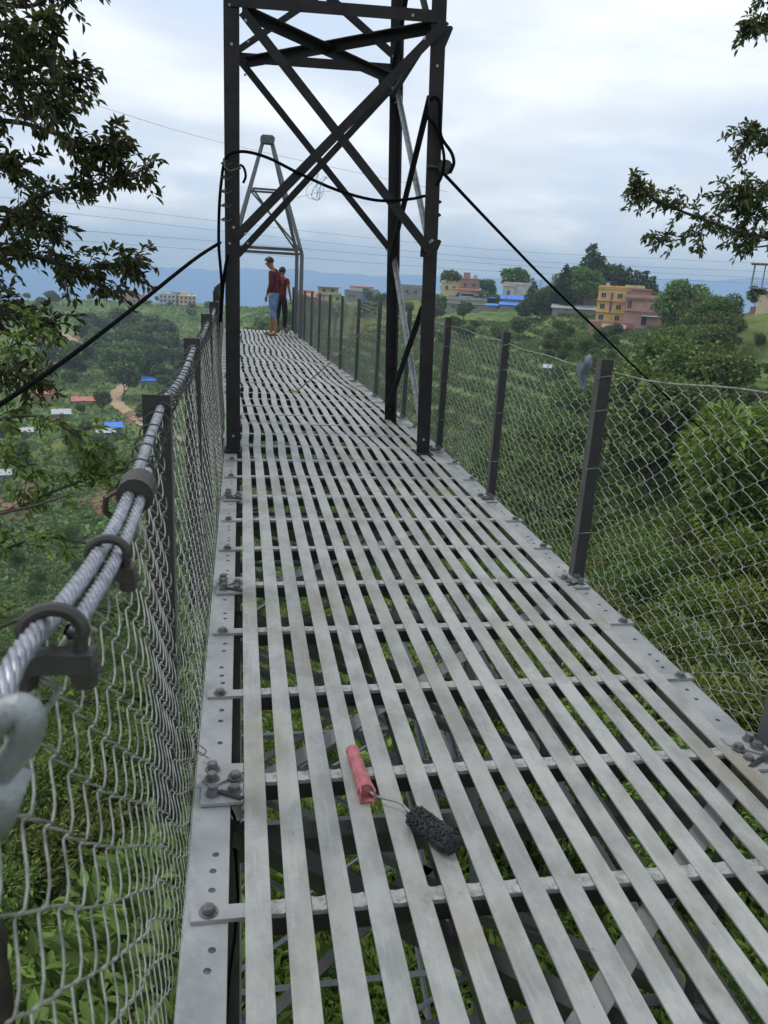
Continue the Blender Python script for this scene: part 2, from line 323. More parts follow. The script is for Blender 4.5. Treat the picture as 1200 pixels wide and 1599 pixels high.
def lerp_tab(x, tab):
    if x <= tab[0][0]: return tab[0][1]
    for (a, p), (b, q) in zip(tab, tab[1:]):
        if x <= b: t = (x-a)/(b-a); t = t*t*(3-2*t)*0.4 + t*0.6; return p+(q-p)*t
    return tab[-1][1]
SHIFT = [(6.2, 0), (8, -0.02), (11, -0.11), (14, -0.19), (17, -0.25), (20, -0.30), (24, -0.33)]
DROP = [(7, 0), (9, -0.01), (12, -0.06), (16, -0.15), (20, -0.22), (24, -0.26)]
def sh(y): return lerp_tab(y, SHIFT)
def dr(y): return lerp_tab(y, DROP)
def warp(x, y, z): return (x+sh(y), y, z+dr(y))

# ------------------------------------------------------------ terrain
DT = [0, 6, 12, 25, 45, 80, 130, 200, 280, 380, 500, 620, 900, 2500]
AT = [-180, -90, -40, -16, -4, 5, 14, 19, 24, 32, 45, 90, 180]
_b = [-7, -7, -8, -10, -14, -20, -26, -30, -34, -38, -42, -46, -80, -250]
ZT = [_b,
 [-7, -7.5, -9, -15, -24, -38, -48, -50, -48, -44, -40, -36, -70, -250],
 [-7, -7.5, -10.5, -18, -29, -45, -57, -55, -50, -44, -38, -34, -70, -250],
 [-7, -7.5, -10.5, -18, -29, -45, -57, -55, -50, -44, -38, -33, -70, -250],
 [-7, -7.2, -9, -16, -26, -40, -52, -51, -47, -41, -34, -29, -70, -250],
 [-7, -7.2, -8, -13, -20, -28, -31, -27, -23, -18.5, -20, -36, -80, -250],
 [-7, -7.2, -8, -12.5, -18, -24, -25, -20, -15.2, -14, -18, -30, -70, -250],
 [-7, -7.2, -8, -12.5, -17.5, -23, -22.5, -17.5, -13.2, -13.5, -19, -34, -70, -250],
 [-7, -7.2, -8, -12, -17.5, -21, -18.5, -12, -10, -12, -22, -40, -80, -250],
 [-6.8, -7, -7.6, -9.5, -12.5, -13, -9, -6, -7, -12, -24, -42, -80, -250],
 [-6.5, -6.6, -7, -8, -9, -8, -5, -5, -8, -14, -26, -44, -80, -250],
 [-7, -7, -7.5, -9, -11, -13, -16, -20, -26, -32, -38, -44, -80, -250], _b]
DTa = np.array(DT, float); ATa = np.array(AT, float); ZTa = np.array(ZT, float)
LD = np.log(DTa+6.0)
PADS = []
for px_, py_, D_, w_ in [(951, 500, 225, 7), (984, 500, 232, 5), (1002, 508, 222, 9), (952, 512, 219, 11), (957, 524, 214, 5), (895, 492, 245, 12), (920, 484, 255, 8), (728, 486, 318, 15), (712, 462, 350, 13), (733, 462, 347, 8), (810, 465, 330, 12), (793, 467, 328, 4), (800, 474, 305, 8), (794, 481, 298, 6), (768, 486, 300, 4), (514, 470, 400, 12), (491, 471, 400, 8), (477, 471, 410, 9), (566, 470, 390, 17), (592, 473, 380, 13), (645, 466, 370, 12), (262, 481, 600, 12), (276, 481, 604, 7), (293, 482, 598, 12), (210, 481, 600, 18), (1205, 486, 150, 9)]:
    w = CM @ Vector((px_-600, 500-799.5, FP)); k = D_/math.hypot(w.x, w.y); q = P(px_, py_, Y=w.y*k); x_, y_ = w.x*k, w.y*k
    PADS.append((x_, y_, q.z, max(7.0, w_*0.75)))
def hgt(x, y):
    z = hgt0(x, y); x = np.asarray(x, float); y = np.asarray(y, float)
    for (a, b, c, w) in PADS:
        k = np.exp(-(((x-a)**2+((y-b)*0.8)**2)/(w*w))**2)
        z = z*(1-k)+c*k
    return z
def hgt0(x, y):
    x = np.asarray(x, float); y = np.asarray(y, float)
    d = np.hypot(x, y); a = np.degrees(np.arctan2(x, y)); ld = np.log(np.clip(d, 0, 2499)+6)
    i = np.clip(np.searchsorted(ATa, a)-1, 0, len(AT)-2); j = np.clip(np.searchsorted(LD, ld)-1, 0, len(DT)-2)
    u = (a-ATa[i])/(ATa[i+1]-ATa[i]); v = (ld-LD[j])/(LD[j+1]-LD[j]); u = u*u*(3-2*u)*0.5+u*0.5
    z = (ZTa[i,j]*(1-u)+ZTa[i+1,j]*u)*(1-v)+(ZTa[i,j+1]*(1-u)+ZTa[i+1,j+1]*u)*v
    z = z + 8.5*np.exp(-((a-22)/5.5)**2-((d-78)/22)**2)           # spur below the field
    z = z + 5.0*np.exp(-((a+12)/3.0)**2-((d-235)/25)**2)
    amp = np.clip((d-12)/60, 0, 1)
    z = z + amp*(1.3*np.sin(x*0.045+1.3*np.sin(y*0.021))+0.9*np.sin(y*0.061+x*0.03+2)+0.35*np.sin(x*0.21+y*0.13)) + 0.16*np.sin(x*0.9+y*0.7)*np.sin(y*1.1-x*0.3)
    # cut terraces into the cultivated slopes
    tz = 1.7; q = z/tz; f = q-np.floor(q); st = (np.floor(q)+np.clip((f-0.55)/0.45, 0, 1))*tz
    k = np.clip((d-60)/30, 0, 1)*np.clip((440-d)/80, 0, 1)*0.75
    return z*(1-k)+st*k
def H(x, y): return float(hgt(x, y))
angs = np.radians(np.concatenate([np.linspace(-180, -48, 45, endpoint=False), np.linspace(-48, 48, 520, endpoint=False), np.linspace(48, 180, 45)]))
rad = np.concatenate([np.linspace(0.02, 20, 90), np.geomspace(20.3, 620, 430), np.geomspace(640, 2490, 24)])
A_, R_ = np.meshgrid(angs, rad); X_ = R_*np.sin(A_); Y_ = R_*np.cos(A_); Z_ = hgt(X_, Y_)
na, nr = len(angs), len(rad); idx = np.arange(nr*na).reshape(nr, na)
F_ = np.stack([idx[:-1,:-1], idx[:-1,1:], idx[1:,1:], idx[1:,:-1]], -1).reshape(-1, 4)[:, ::-1]
tag(np_mesh('terrain', np.stack([X_.ravel(), Y_.ravel(), Z_.ravel()], 1), F_, 'hill', smooth=True), kind='structure')
# ranges far behind the valley, the haze's blue put into their colour
def mountains():
    n = 260; V = []; F = []
    prof = [(-180, -60), (-30, -60), (-17, -58), (-4, -52), (8, -30), (14, -22), (25, 28), (34, 70), (60, 60), (180, -60)]
    for i in range(n):
        a = -75+150*i/(n-1); D = 5200
        top = lerp_tab(a, prof) + 9*math.sin(a*0.55)+5*math.sin(a*1.7+1)+2.5*math.sin(a*4.1)
        s_, c_ = math.sin(R(a)), math.cos(R(a))
        for (dd, z) in ((-1900, -900), (-900, top-330), (-300, top-95), (0, top), (500, top-160), (1500, -900)):
            V.append(((D+dd)*s_, (D+dd)*c_, z))
    for i in range(n-1):
        for j in range(5): F.append((i*6+j, i*6+j+1, (i+1)*6+j+1, (i+1)*6+j))
    tag(np_mesh('mountains', np.array(V), np.array(F), 'mount', smooth=True), kind='structure')
mountains()
ROADS = []
def ribbon(name, pts, w, mt, lift=0.35, kind='structure'):
    P2 = []; 
    for (a, b) in zip(pts, pts[1:]):
        for k in range(10): P2.append(Vector(a)*(1-k/10)+Vector(b)*(k/10))
    P2.append(Vector(pts[-1])); V = []; F = []; ROADS.extend([(p.x, p.y, w) for p in P2])
    for i, p in enumerate(P2):
        d = (P2[min(i+1, len(P2)-1)]-P2[max(i-1, 0)]); d.normalize(); nn = Vector((-d.y, d.x, 0))
        for k in (-1, -0.33, 0.33, 1):
            q = p+nn*w*k*(0.5+0.08*math.sin(i*1.3+k)); V.append((q.x, q.y, H(q.x, q.y)+lift))
    for i in range(len(P2)-1):
        for k in range(3): F.append((i*4+k, i*4+k+1, i*4+5+k, i*4+4+k))
    return tag(np_mesh(name, np.array(V), np.array(F), mt, smooth=True), kind=kind)
TS_ = np.geomspace(8, 900, 480)
def ground_at(x, y, z_hint=None):
    """walk along the sight line of a photo pixel until it meets the ground"""
    w = (CM @ Vector((x-600, y-799.5, FP))).normalized(); t = TS_
    hit = np.nonzero(EYE.z+w.z*t < hgt(w.x*t, w.y*t))[0]; t = float(t[hit[0]]) if len(hit) else 900.0
    return Vector((w.x*t, w.y*t, 0))
ribbon('dirt_road', [ground_at(*p) for p in ((345, 695), (300, 690), (262, 682), (240, 672), (212, 655), (188, 640), (178, 624), (188, 610), (205, 600), (222, 590))], 5.0, 'road', 0.5)
ribbon('dirt_path', [ground_at(*p) for p in ((95, 525), (112, 533), (130, 545), (124, 560), (108, 578))], 4, 'road', 0.5)
def soil_patch(px, py, r, seed):
    g = ground_at(px, py); rr = random.Random(seed); n = 22; V = [(g.x, g.y, H(g.x, g.y)+0.6)]; F = []
    for ring in (0.5, 1.0):
        for i in range(n):
            a = 2*PI*i/n; k = r*ring*(0.7+0.5*rr.random()); x = g.x+k*math.sin(a)*0.9; y = g.y+k*math.cos(a)*1.6; V.append((x, y, H(x, y)+0.6 if ring < 1 else H(x, y)+0.05))
    for i in range(n):
        F.append((0, 1+i, 1+(i+1) % n, 1+(i+1) % n)); F.append((1+i, 1+n+i, 1+n+(i+1) % n, 1+(i+1) % n))
    me = bpy.data.meshes.new('bare_earth'); me.from_pydata(V, [], [tuple(dict.fromkeys(f)) for f in F]); me.materials.append(M['soil'])
    o = bpy.data.objects.new('bare_earth', me); C.objects.link(o); tag(o, kind='structure')
for k, (px, py, r) in enumerate([(212, 650, 7), (75, 535, 9), (140, 532, 9), (28, 790, 7), (155, 782, 5)]): soil_patch(px, py, r, k)

# ------------------------------------------------------------ the footbridge
bridge = thing('footbridge', 'long grey steel footbridge deck of parallel flat strips with gaps between', 'bridge', (0.85, 2, 0))
YB = [1.600+0.5256*k for k in range(-3, 41)]       # crossbars
YG = [2.115+1.577*k for k in range(-2, 14)]         # panel points with gussets
YE = 22.6
NS = 17; PITCH = 0.1021; SW = 0.0635
def wob(k, y):                                     # the strips are slightly bent beyond the dark tower
    a = min(1, max(0, (y-5.6)/1.8))
    return a*(0.014*math.sin(y*1.9+0.12*k)+0.008*math.sin(y*4.3+k*0.9)), a*(0.010*math.sin(y*2.6+k*0.35)+0.004*math.sin(y*6+k))
for k in range(NS):
    x0 = 0.012+PITCH*k; mb = MB(); joints = [0.15, 7.45+0.35*math.sin(k*2.1)+0.12*(k % 3), 14.6, 19.7+0.1*math.sin(k), YE-0.02]
    for ja, jb in zip(joints, joints[1:]):
        jx = (0.004*math.sin(k*5+ja*3)) if ja > 1 else 0.0
        n = max(2, int((jb-ja)/0.18)); vs = []; fs = []
        for i in range(n+1):
            y = ja+0.002+(jb-ja-0.004)*i/n; wx, wz = wob(k, y); bow = 0.0012*math.sin(y*7+k*1.7)
            for (dx, dz) in ((0, 0), (SW, 0), (SW, -0.006), (0, -0.006)): vs.append(warp(x0+dx+wx+jx+0.0015*math.sin(k*3.3+y*1.3), y, dz+wz+bow))
        for i in range(n):
            for j in range(4): fs.append((i*4+j, i*4+(j+1) % 4, i*4+4+(j+1) % 4, i*4+4+j))
        fs += [(0,1,2,3), (n*4+3, n*4+2, n*4+1, n*4)]
        mb.add(vs, fs)
    mb.build('deck_strip', 'slat', bridge)
def holes_plate(mb, x0, x1, y0, y1, z, t, holes, r):
    """flat plate with real round holes"""
    ys = sorted(h[1] for h in holes); e = r*1.5; cur = y0
    for (hx, hy) in sorted(holes, key=lambda h: h[1]):
        if hy-e < cur or hy+e > y1: continue
        if hy-e > cur+1e-4: mb.add([(x0,cur,z),(x1,cur,z),(x1,hy-e,z),(x0,hy-e,z)], [(0,1,2,3)])
        A = [math.atan2(e, x1-hx), PI-math.atan2(e, hx-x0), PI+math.atan2(e, hx-x0), 2*PI-math.atan2(e, x1-hx)]
        ang = sorted(set([2*PI*i/14+0.01 for i in range(14)]+A)); n = len(ang); vi = []; vo = []
        for a in ang:
            c, s_ = math.cos(a), math.sin(a); tx = ((x1-hx) if c > 0 else (x0-hx))/c if abs(c) > 1e-6 else 1e9; ty = (e if s_ > 0 else -e)/s_ if abs(s_) > 1e-6 else 1e9
            q = min(tx, ty); vi.append((hx+r*c, hy+r*s_, z)); vo.append((hx+q*c, hy+q*s_, z))
        vl = [(v[0], v[1], z-t) for v in vi]
        fs = [(i, (i+1)%n, n+(i+1)%n, n+i) for i in range(n)]+[(i, 2*n+i, 2*n+(i+1)%n, (i+1)%n) for i in range(n)]
        mb.add(vi+vo+vl, fs); cur = hy+e
    while cur < y1-1e-4:
        nx = min(y1, cur+0.4); mb.add([(x0,cur,z),(x1,cur,z),(x1,nx,z),(x0,nx,z)], [(0,1,2,3)]); cur = nx
ZF = -0.018
for side, (fx0, fx1, wx) in enumerate(((-0.135, -0.028, -0.033), (1.722, 1.830, 1.727))):
    mb = MB(); hs = []; r2 = random.Random(side+3)
    hx = (fx0+fx1)/2 + (0.012 if side == 0 else -0.005)
    for y in YB:
        if y > 7.5: break
        for o in (0.088, 0.155, 0.215, 0.36, 0.43):
            yy = y+o+r2.uniform(-0.008, 0.008)
            if min(abs(yy-g) for g in YG) < 0.10: continue
            if r2.random() < 0.9: hs.append((hx+r2.uniform(-0.004, 0.006), yy))
    holes_plate(mb, fx0, fx1, 0.2, YE, ZF, 0.008, hs, 0.0095)
    y = 0.2
    while y < YE-0.01:                                # web and bottom flange of the channel
        y2 = min(YE, y+0.5)
        mb.box((wx, (y+y2)/2, ZF-0.063), (0.008, y2-y, 0.122)); 
        mb.box(((fx0+fx1)/2, (y+y2)/2, ZF-0.13), (fx1-fx0-0.02, y2-y, 0.008)); y = y2
    for a in (fx0, fx1-0.0): mb.box((a+(0.001 if a < fx1-0.05 else -0.001), (0.2+7.5)/2, ZF-0.0055), (0.002, 7.3, 0.007))
    mb.build('girder', 'girder', bridge, warp=warp)
for y in YB:
    if y > YE: continue
    mb = MB(); near = y < 8; xl = -0.118; xr = 1.842
    jit = random.uniform(-0.004, 0.004)
    n = 12
    for i in range(n):                                # flat leg under the strips, upright leg hanging at its near edge
        xa = xl+(xr-xl)*i/n; xb = xl+(xr-xl)*(i+1)/n
        mb.box(((xa+xb)/2, y, -0.0120), (xb-xa, 0.046, 0.0118), 'girder')
    mb.box((0.85, y-0.019, -0.045), (1.66, 0.006, 0.054), 'void')  # near-black upright leg: shade below the bar put into its colour
    if near:                                          # weld beads where each strip sits on the bar
        for k in range(NS-1):
            xg = 0.012+PITCH*k+SW+0.0015; gw = PITCH-SW-0.003
            vs = []; r2 = random.Random(int(y*100)+k)
            for j in range(5):
                for i in range(6):
                    edge = abs(i-2.5)/2.5
                    vs.append((xg+gw*i/5, y-0.0225+0.045*j/4+r2.uniform(-.0015,.0015), -0.0058+0.0032*edge**2*r2.uniform(0.3, 1.0)+r2.uniform(0, 0.001)))
            mb.add(vs, [(j*6+i, j*6+i+1, j*6+7+i, j*6+6+i) for j in range(4) for i in range(5)], 'weld')
    cb = mb.build('crossbar', None, bridge, warp=warp)
    if y < 10:
        for bx in (-0.075, 1.795):
            if min(abs(y-g) for g in YG) > 0.08 or bx > 1:
                b_ = MB(); b_.hexbolt((bx+random.uniform(-.004,.004), y+random.uniform(-.003,.003), -0.0060), 0.0175, 0.017); b_.build('bolt', 'bolt', cb, warp=warp)
for g in YG:                                          # gusset plates
    if g > 12: continue
    for side in (0, 1):
        s_ = 1 if side == 0 else -1; bx = -0.115 if side == 0 else 1.812
        mb = MB(); z0 = -0.0045
        mb.plate([(bx, g-0.10), (bx+s_*0.125, g-0.10), (bx+s_*0.125, g+0.075), (bx, g+0.075)][::s_], z0, 0.010, 'girder')
        mb.plate([(bx, g+0.005), (bx+s_*0.03, g-0.03), (bx+s_*0.125, g+0.035), (bx+s_*0.125, g+0.08), (bx+s_*0.01, g+0.085)][::s_], z0+0.0085, 0.008, 'girder')
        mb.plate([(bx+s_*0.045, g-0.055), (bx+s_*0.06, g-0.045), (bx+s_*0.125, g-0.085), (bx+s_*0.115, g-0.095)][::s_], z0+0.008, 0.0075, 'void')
        gp = mb.build('gusset_plate', None, bridge, warp=warp)
        for (ox, oy, hh) in ((0.030, 0.055, 0.026), (0.030, 0.008, 0.022), (0.035, -0.055, 0.030), (0.098, -0.045, 0.018), (0.100, 0.010, 0.018)):
            if g > 8.5 and ox > 0.05: continue
            b_ = MB(); b_.hexbolt((bx+s_*ox, g+oy, z0+0.0085 if oy > -0.02 else z0), 0.0175, hh); b_.build('bolt', 'bolt', gp, warp=warp)
# bracing under the deck
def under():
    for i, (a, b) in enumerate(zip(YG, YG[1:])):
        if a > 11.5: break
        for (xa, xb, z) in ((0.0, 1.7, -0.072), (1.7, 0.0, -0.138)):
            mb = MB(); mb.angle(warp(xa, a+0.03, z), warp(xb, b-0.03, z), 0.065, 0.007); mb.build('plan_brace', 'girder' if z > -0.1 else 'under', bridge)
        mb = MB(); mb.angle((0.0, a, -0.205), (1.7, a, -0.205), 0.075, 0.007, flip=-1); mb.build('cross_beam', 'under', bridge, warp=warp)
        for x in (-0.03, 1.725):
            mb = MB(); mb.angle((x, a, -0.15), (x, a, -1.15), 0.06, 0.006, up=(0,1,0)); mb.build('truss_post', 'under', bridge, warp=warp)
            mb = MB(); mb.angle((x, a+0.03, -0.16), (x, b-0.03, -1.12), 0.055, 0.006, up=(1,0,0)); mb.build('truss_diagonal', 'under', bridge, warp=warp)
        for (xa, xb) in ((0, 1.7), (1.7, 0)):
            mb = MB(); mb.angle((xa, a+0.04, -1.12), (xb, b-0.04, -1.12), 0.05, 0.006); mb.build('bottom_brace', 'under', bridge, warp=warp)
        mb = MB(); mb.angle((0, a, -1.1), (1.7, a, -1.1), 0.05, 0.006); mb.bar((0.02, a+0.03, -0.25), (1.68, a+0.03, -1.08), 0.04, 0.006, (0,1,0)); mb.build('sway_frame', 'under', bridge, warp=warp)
    for x in (-0.03, 1.725):
        mb = MB(); y = 0.2
        while y < YE-1:
            mb.angle((x, y, -1.13), (x, y+1.6, -1.13), 0.075, 0.007); y += 1.6
        mb.build('bottom_chord', 'under', bridge, warp=warp)
    for x in (0.56, 1.12):                             # stringers seen between the strips
        mb = MB(); y = 0.2
        while y < YE-1: mb.box((x, y+0.4, -0.115), (0.006, 0.8, 0.06)); mb.box((x+0.02, y+0.4, -0.082), (0.046, 0.8, 0.006)); y += 0.8
        mb.build('stringer', 'under', bridge, warp=warp)
under()
# lattice pier that carries the tower, below the deck
pier = thing('lattice_pier', 'grey lattice steel pier standing on the ground below the deck gaps', 'pier', (0.85, 6.2, -7.6))
def lattice_pier():
    y0, y1 = 5.27, 8.42; zt = -1.2; zb = -8.3; tops = [(-0.03, y0), (1.73, y0), (1.73, y1), (-0.03, y1)]; lv = [zt, -2.6, -4.1, -5.8, zb]
    def pt(i, z): f = (zt-z)*0.09; x, y = tops[i]; return Vector((x+(f if x > 1 else -f), y+(f if y > 6 else -f), z))
    for i in range(4):
        mb = MB(); mb.angle(pt(i, zt), pt(i, zb), 0.09, 0.009, up=(0, 1 if i < 2 else -1, 0), flip=1); mb.build('leg', 'galvd', pier)
        for a, b in zip(lv, lv[1:]):
            j = (i+1) % 4
            for (p, q) in ((pt(i, a), pt(j, b)), (pt(j, a), pt(i, b))):
                mb = MB(); mb.angle(p, q, 0.05, 0.006, up=(0,1,0) if i % 2 == 0 else (1,0,0)); mb.build('brace', 'galvd', pier)
            mb = MB(); mb.angle(pt(i, b), pt(j, b), 0.06, 0.006); mb.build('strut', 'galvd', pier)
lattice_pier()
# heap of cut steel strip lying under the bridge
def scrap():
    for (cx, cy, n, lb) in ((0.55, 4.6, 46, 'tangled heap of pale steel offcuts on the ground seen through the deck gaps'),):
        z0 = H(cx, cy); t = thing('scrap_heap', lb, 'scrap', (cx, cy, z0)); rr = random.Random(5)
        for i in range(n):
            a = rr.uniform(0, 2*PI); l = rr.uniform(0.5, 1.6); x = cx+rr.gauss(0, 0.55); y = cy+rr.gauss(0, 0.55); z = z0+0.15+0.02*i*(0.7)
            d = Vector((math.cos(a), math.sin(a), rr.uniform(-0.15, 0.35))).normalized()*l/2; c = Vector((x, y, z))
            mb = MB(); mb.bar(c-d, c+d, 0.05, 0.006, (rr.uniform(-.5,.5), rr.uniform(-.5,.5), 1)); mb.build('steel_strip', 'weld' if i % 2 else 'galv', t)
scrap()
# loose black cables under the left girder
for k, (lb, pts) in enumerate((('thin black cable looping below the left girder beside the first deck strip', [(352, 1599, -0.25), (358, 1520, -0.3), (366, 1470, -0.35), (372, 1400, -0.32), (368, 1330, -0.25), (362, 1280, -0.16)]),
                               ('second black cable hanging just right of the looping one under the left girder', [(372, 1330, -0.4), (371, 1300, -0.34), (366, 1275, -0.22), (360, 1262, -0.16), (372, 1420, -0.5)][:4]))):
    mb = MB(); mb.tube([P(x, y, Z=z) for x, y, z in pts], 0.005, 6); tag(mb.build('black_cable', 'rubber', smooth=True), lb, 'cable', 'loose cables under the girder')

# ------------------------------------------------------------ towers
tower = thing('bridge_tower', 'tall dark steel lattice tower straddling the deck in front of the two men', 'tower', (0.76, 7.4, 0))
def Pt(px, py, Y): return P(px, py, Y=Y)
YF, YR = 6.66, 8.17
def lp(Y, side, z):     # leg centre line
    b, t = ((-0.062, -0.075) if side == 0 else ((1.590, 1.470) if Y < 7.5 else (1.560, 1.420)))
    return Vector((b+(t-b)*z/3.4, Y, z))
def tower1():
    top = 5.6
    for Y in (YF, YR):
        for side in (0, 1):
            mb = MB(); w = 0.115 if Y == YF else 0.105; s_ = 1 if side == 0 else -1; f = -1 if Y == YF else 1
            # angle section: broad face towards the camera, second leg running along the bridge
            a, b = lp(Y, side, -0.02), lp(Y, side, top)
            for (p, q) in ((a, b),):
                mb.bar(p+Vector((0, 0, 0)), q, w, 0.012, (0, 1, 0)); 
                off = Vector((-s_*(w/2-0.006), 0.062 if Y == YF else -0.062, 0)); mb.bar(p+off, q+off, 0.012, 0.112, (0, 1, 0))
            mb.build('leg', 'dark', tower)
            mb = MB(); mb.box(lp(Y, side, -0.003)+Vector((0, 0.0, 0)), (0.15, 0.17, 0.012)); mb.build('base_plate', 'dark', tower)
            if side == 1 or Y == YF:
                for (zz, ox) in ((0.12, 0.0), (1.78, 0.01), (1.66, -0.02), (3.05, 0.0), (3.3, -0.01)):
                    b_ = MB(); c = lp(Y, side, zz)+Vector((ox, -0.006, 0)); b_.cyl(c, c+Vector((0, -0.005, 0)), 0.011, 8); b_.build('bolt', 'weld', tower)  # pale discs in place of through holes that show bright sky
    def br(p, q, w, m_='dark', y=None, nm='brace'):
        mb = MB(); d = 0.012; mb.bar(p, q, w, d, (0, 1, 0), m_)
        dv = (Vector(q)-Vector(p)).normalized(); n = dv.cross(Vector((0,1,0))).normalized()
        mb.bar(Vector(p)+n*(w/2-0.004)+Vector((0,w/2+0.006,0)), Vector(q)+n*(w/2-0.004)+Vector((0,w/2+0.006,0)), 0.008, w, (0,1,0), m_)
        return mb.build(nm, None, tower)
    fy, ry = YF-0.014, YR-0.014
    br(Pt(360, 0, fy), Pt(684, 26, fy), 0.082, nm='strut'); br(Pt(362, 89, ry), Pt(622, 108, ry), 0.082, nm='strut')
    br(Pt(379, 18, fy-0.014), Pt(676, 398, fy-0.014), 0.070); br(Pt(368, 372, fy-0.030), Pt(692, 40, fy-0.030), 0.070)
    br(Pt(370, 88, ry-0.014), Pt(618, 400, ry-0.014), 0.062); br(Pt(372, 398, ry-0.030), Pt(628, 120, ry-0.030), 0.062)
    br(Pt(370, 80, ry-0.045), Pt(520, -22, ry-0.045), 0.055); br(Pt(628, 96, ry-0.045), Pt(470, -46, ry-0.045), 0.055)
    # plan bracing between the front and rear struts
    for (p, q) in ((Pt(384, 10, YF+0.05), Pt(616, 118, YR-0.09)), (Pt(382, 90, YR-0.1), Pt(676, 34, YF+0.06))):
        mb = MB(); mb.angle(p, q, 0.075, 0.008); mb.build('plan_brace', 'dark', tower)
    mb = MB(); mb.bar(Pt(590, 118, ry-0.05), Pt(628, 112, ry-0.05), 0.16, 0.010, (0,1,0)); mb.build('gusset_plate', 'dark', tower)
    # right side face, pale galvanised and dark braces
    def side(p, q, w, m_):
        mb = MB(); mb.bar(p, q, w, 0.008, (1, 0, 0), m_); mb.bar(p+Vector((-0.02,0,0)), q+Vector((-0.02,0,0)), 0.008, 0.04, (1, 0, 0), m_); mb.build('side_brace', None, tower)
    xo = 0.03
    def sp_(Y, z): v = lp(Y, 1, z); v.x += xo; return v
    zA, zB, zC = 3.15, 1.62, 0.02
    side(sp_(YR-0.02, zA), sp_(YF+0.05, zB+0.05), 0.062, 'galv'); side(sp_(YR, zB+0.02), sp_(YF+0.03, zC+0.05), 0.075, 'galv')
    xo = -0.02
    side(sp_(YF+0.05, 2.85), sp_(YR-0.05, zB-0.02), 0.055, 'dark'); side(sp_(YF+0.05, 1.25), sp_(YR-0.03, 0.12), 0.055, 'dark')
    side(sp_(YF+0.05, zA+0.15), sp_(YR, zA-0.05), 0.045, 'galvd'); side(sp_(YF+0.05, zA+1.6), sp_(YR, zA+0.1), 0.05, 'dark')
    side(sp_(YR-0.03, zA+1.6), sp_(YF+0.05, zA+0.1), 0.05, 'dark')
    # left side: pale strap standing behind the near left leg
    def lf(Y, z): v = lp(Y, 0, z); v.x -= 0.055; return v
    for (a, b, m_) in ((lf(YF+0.1, 1.55), lf(YF+0.42, 3.9), 'galvd'), (lf(YR-0.2, 1.5), lf(YF+0.1, 0.05), 'galvd'), (lf(YF+0.1, 1.5), lf(YR-0.1, 0.05), 'dark')):
        mb = MB(); mb.bar(a, b, 0.06, 0.008, (1,0,0)); mb.bar(a+Vector((0.02,0.03,0)), b+Vector((0.02,0.03,0)), 0.008, 0.05, (0,1,0)); mb.build('side_brace', m_, tower)
    # flared joint plates on the near right leg
    for (px, py, a) in ((671, 388, 0.05), (688, 55, 0.06)):
        c = Pt(px, py, fy-0.002); mb = MB()
        mb.plate([(-0.07, -0.07), (0.05, -0.07), (0.10, 0.06), (0.085, 0.075), (-0.07, 0.06)], 0, 0.008)
        mb.v = [(c.x+v[0], c.y+v[2]*1.0+0.02, c.z+v[1]) for v in mb.v]; mb.build('gusset_plate', 'dark', tower)
    for (px, py, Y) in ((384, 32, fy-.02), (384, 365, fy-.04), (672, 378, fy-.03), (663, 60, fy-.04), (383, 117, ry-.03), (604, 390, ry-.03), (613, 137, ry-.04), (614, 88, ry-.06), (388, 65, ry-.06), (645, 24, fy-.03), (403, 91, ry-.02), (387, 380, ry-.05)):
        b_ = MB(); c = Pt(px, py, Y); b_.cyl(c, c+Vector((0, -0.006, 0)), 0.011, 8); b_.build('bolt', 'weld', tower)  # more pale discs standing for sky seen through the joint holes
    for z in (1.98, 2.08, 2.38, 3.35, 3.55):            # bolt ends poking out of the right edge
        v = lp(YF, 1, z); b_ = MB(); c = v+Vector((0.055, 0.03, 0)); b_.cyl(c, c+Vector((0.03, 0, 0)), 0.008, 6); b_.cyl(c+Vector((.008,0,0)), c+Vector((0.02, 0, 0)), 0.015, 6); b_.build('bolt', 'dark', tower)
tower1()
tower_far = thing('bridge_tower', 'smaller grey tapering steel tower behind the men at the far end', 'tower', (0.54, 20.9, -0.23))
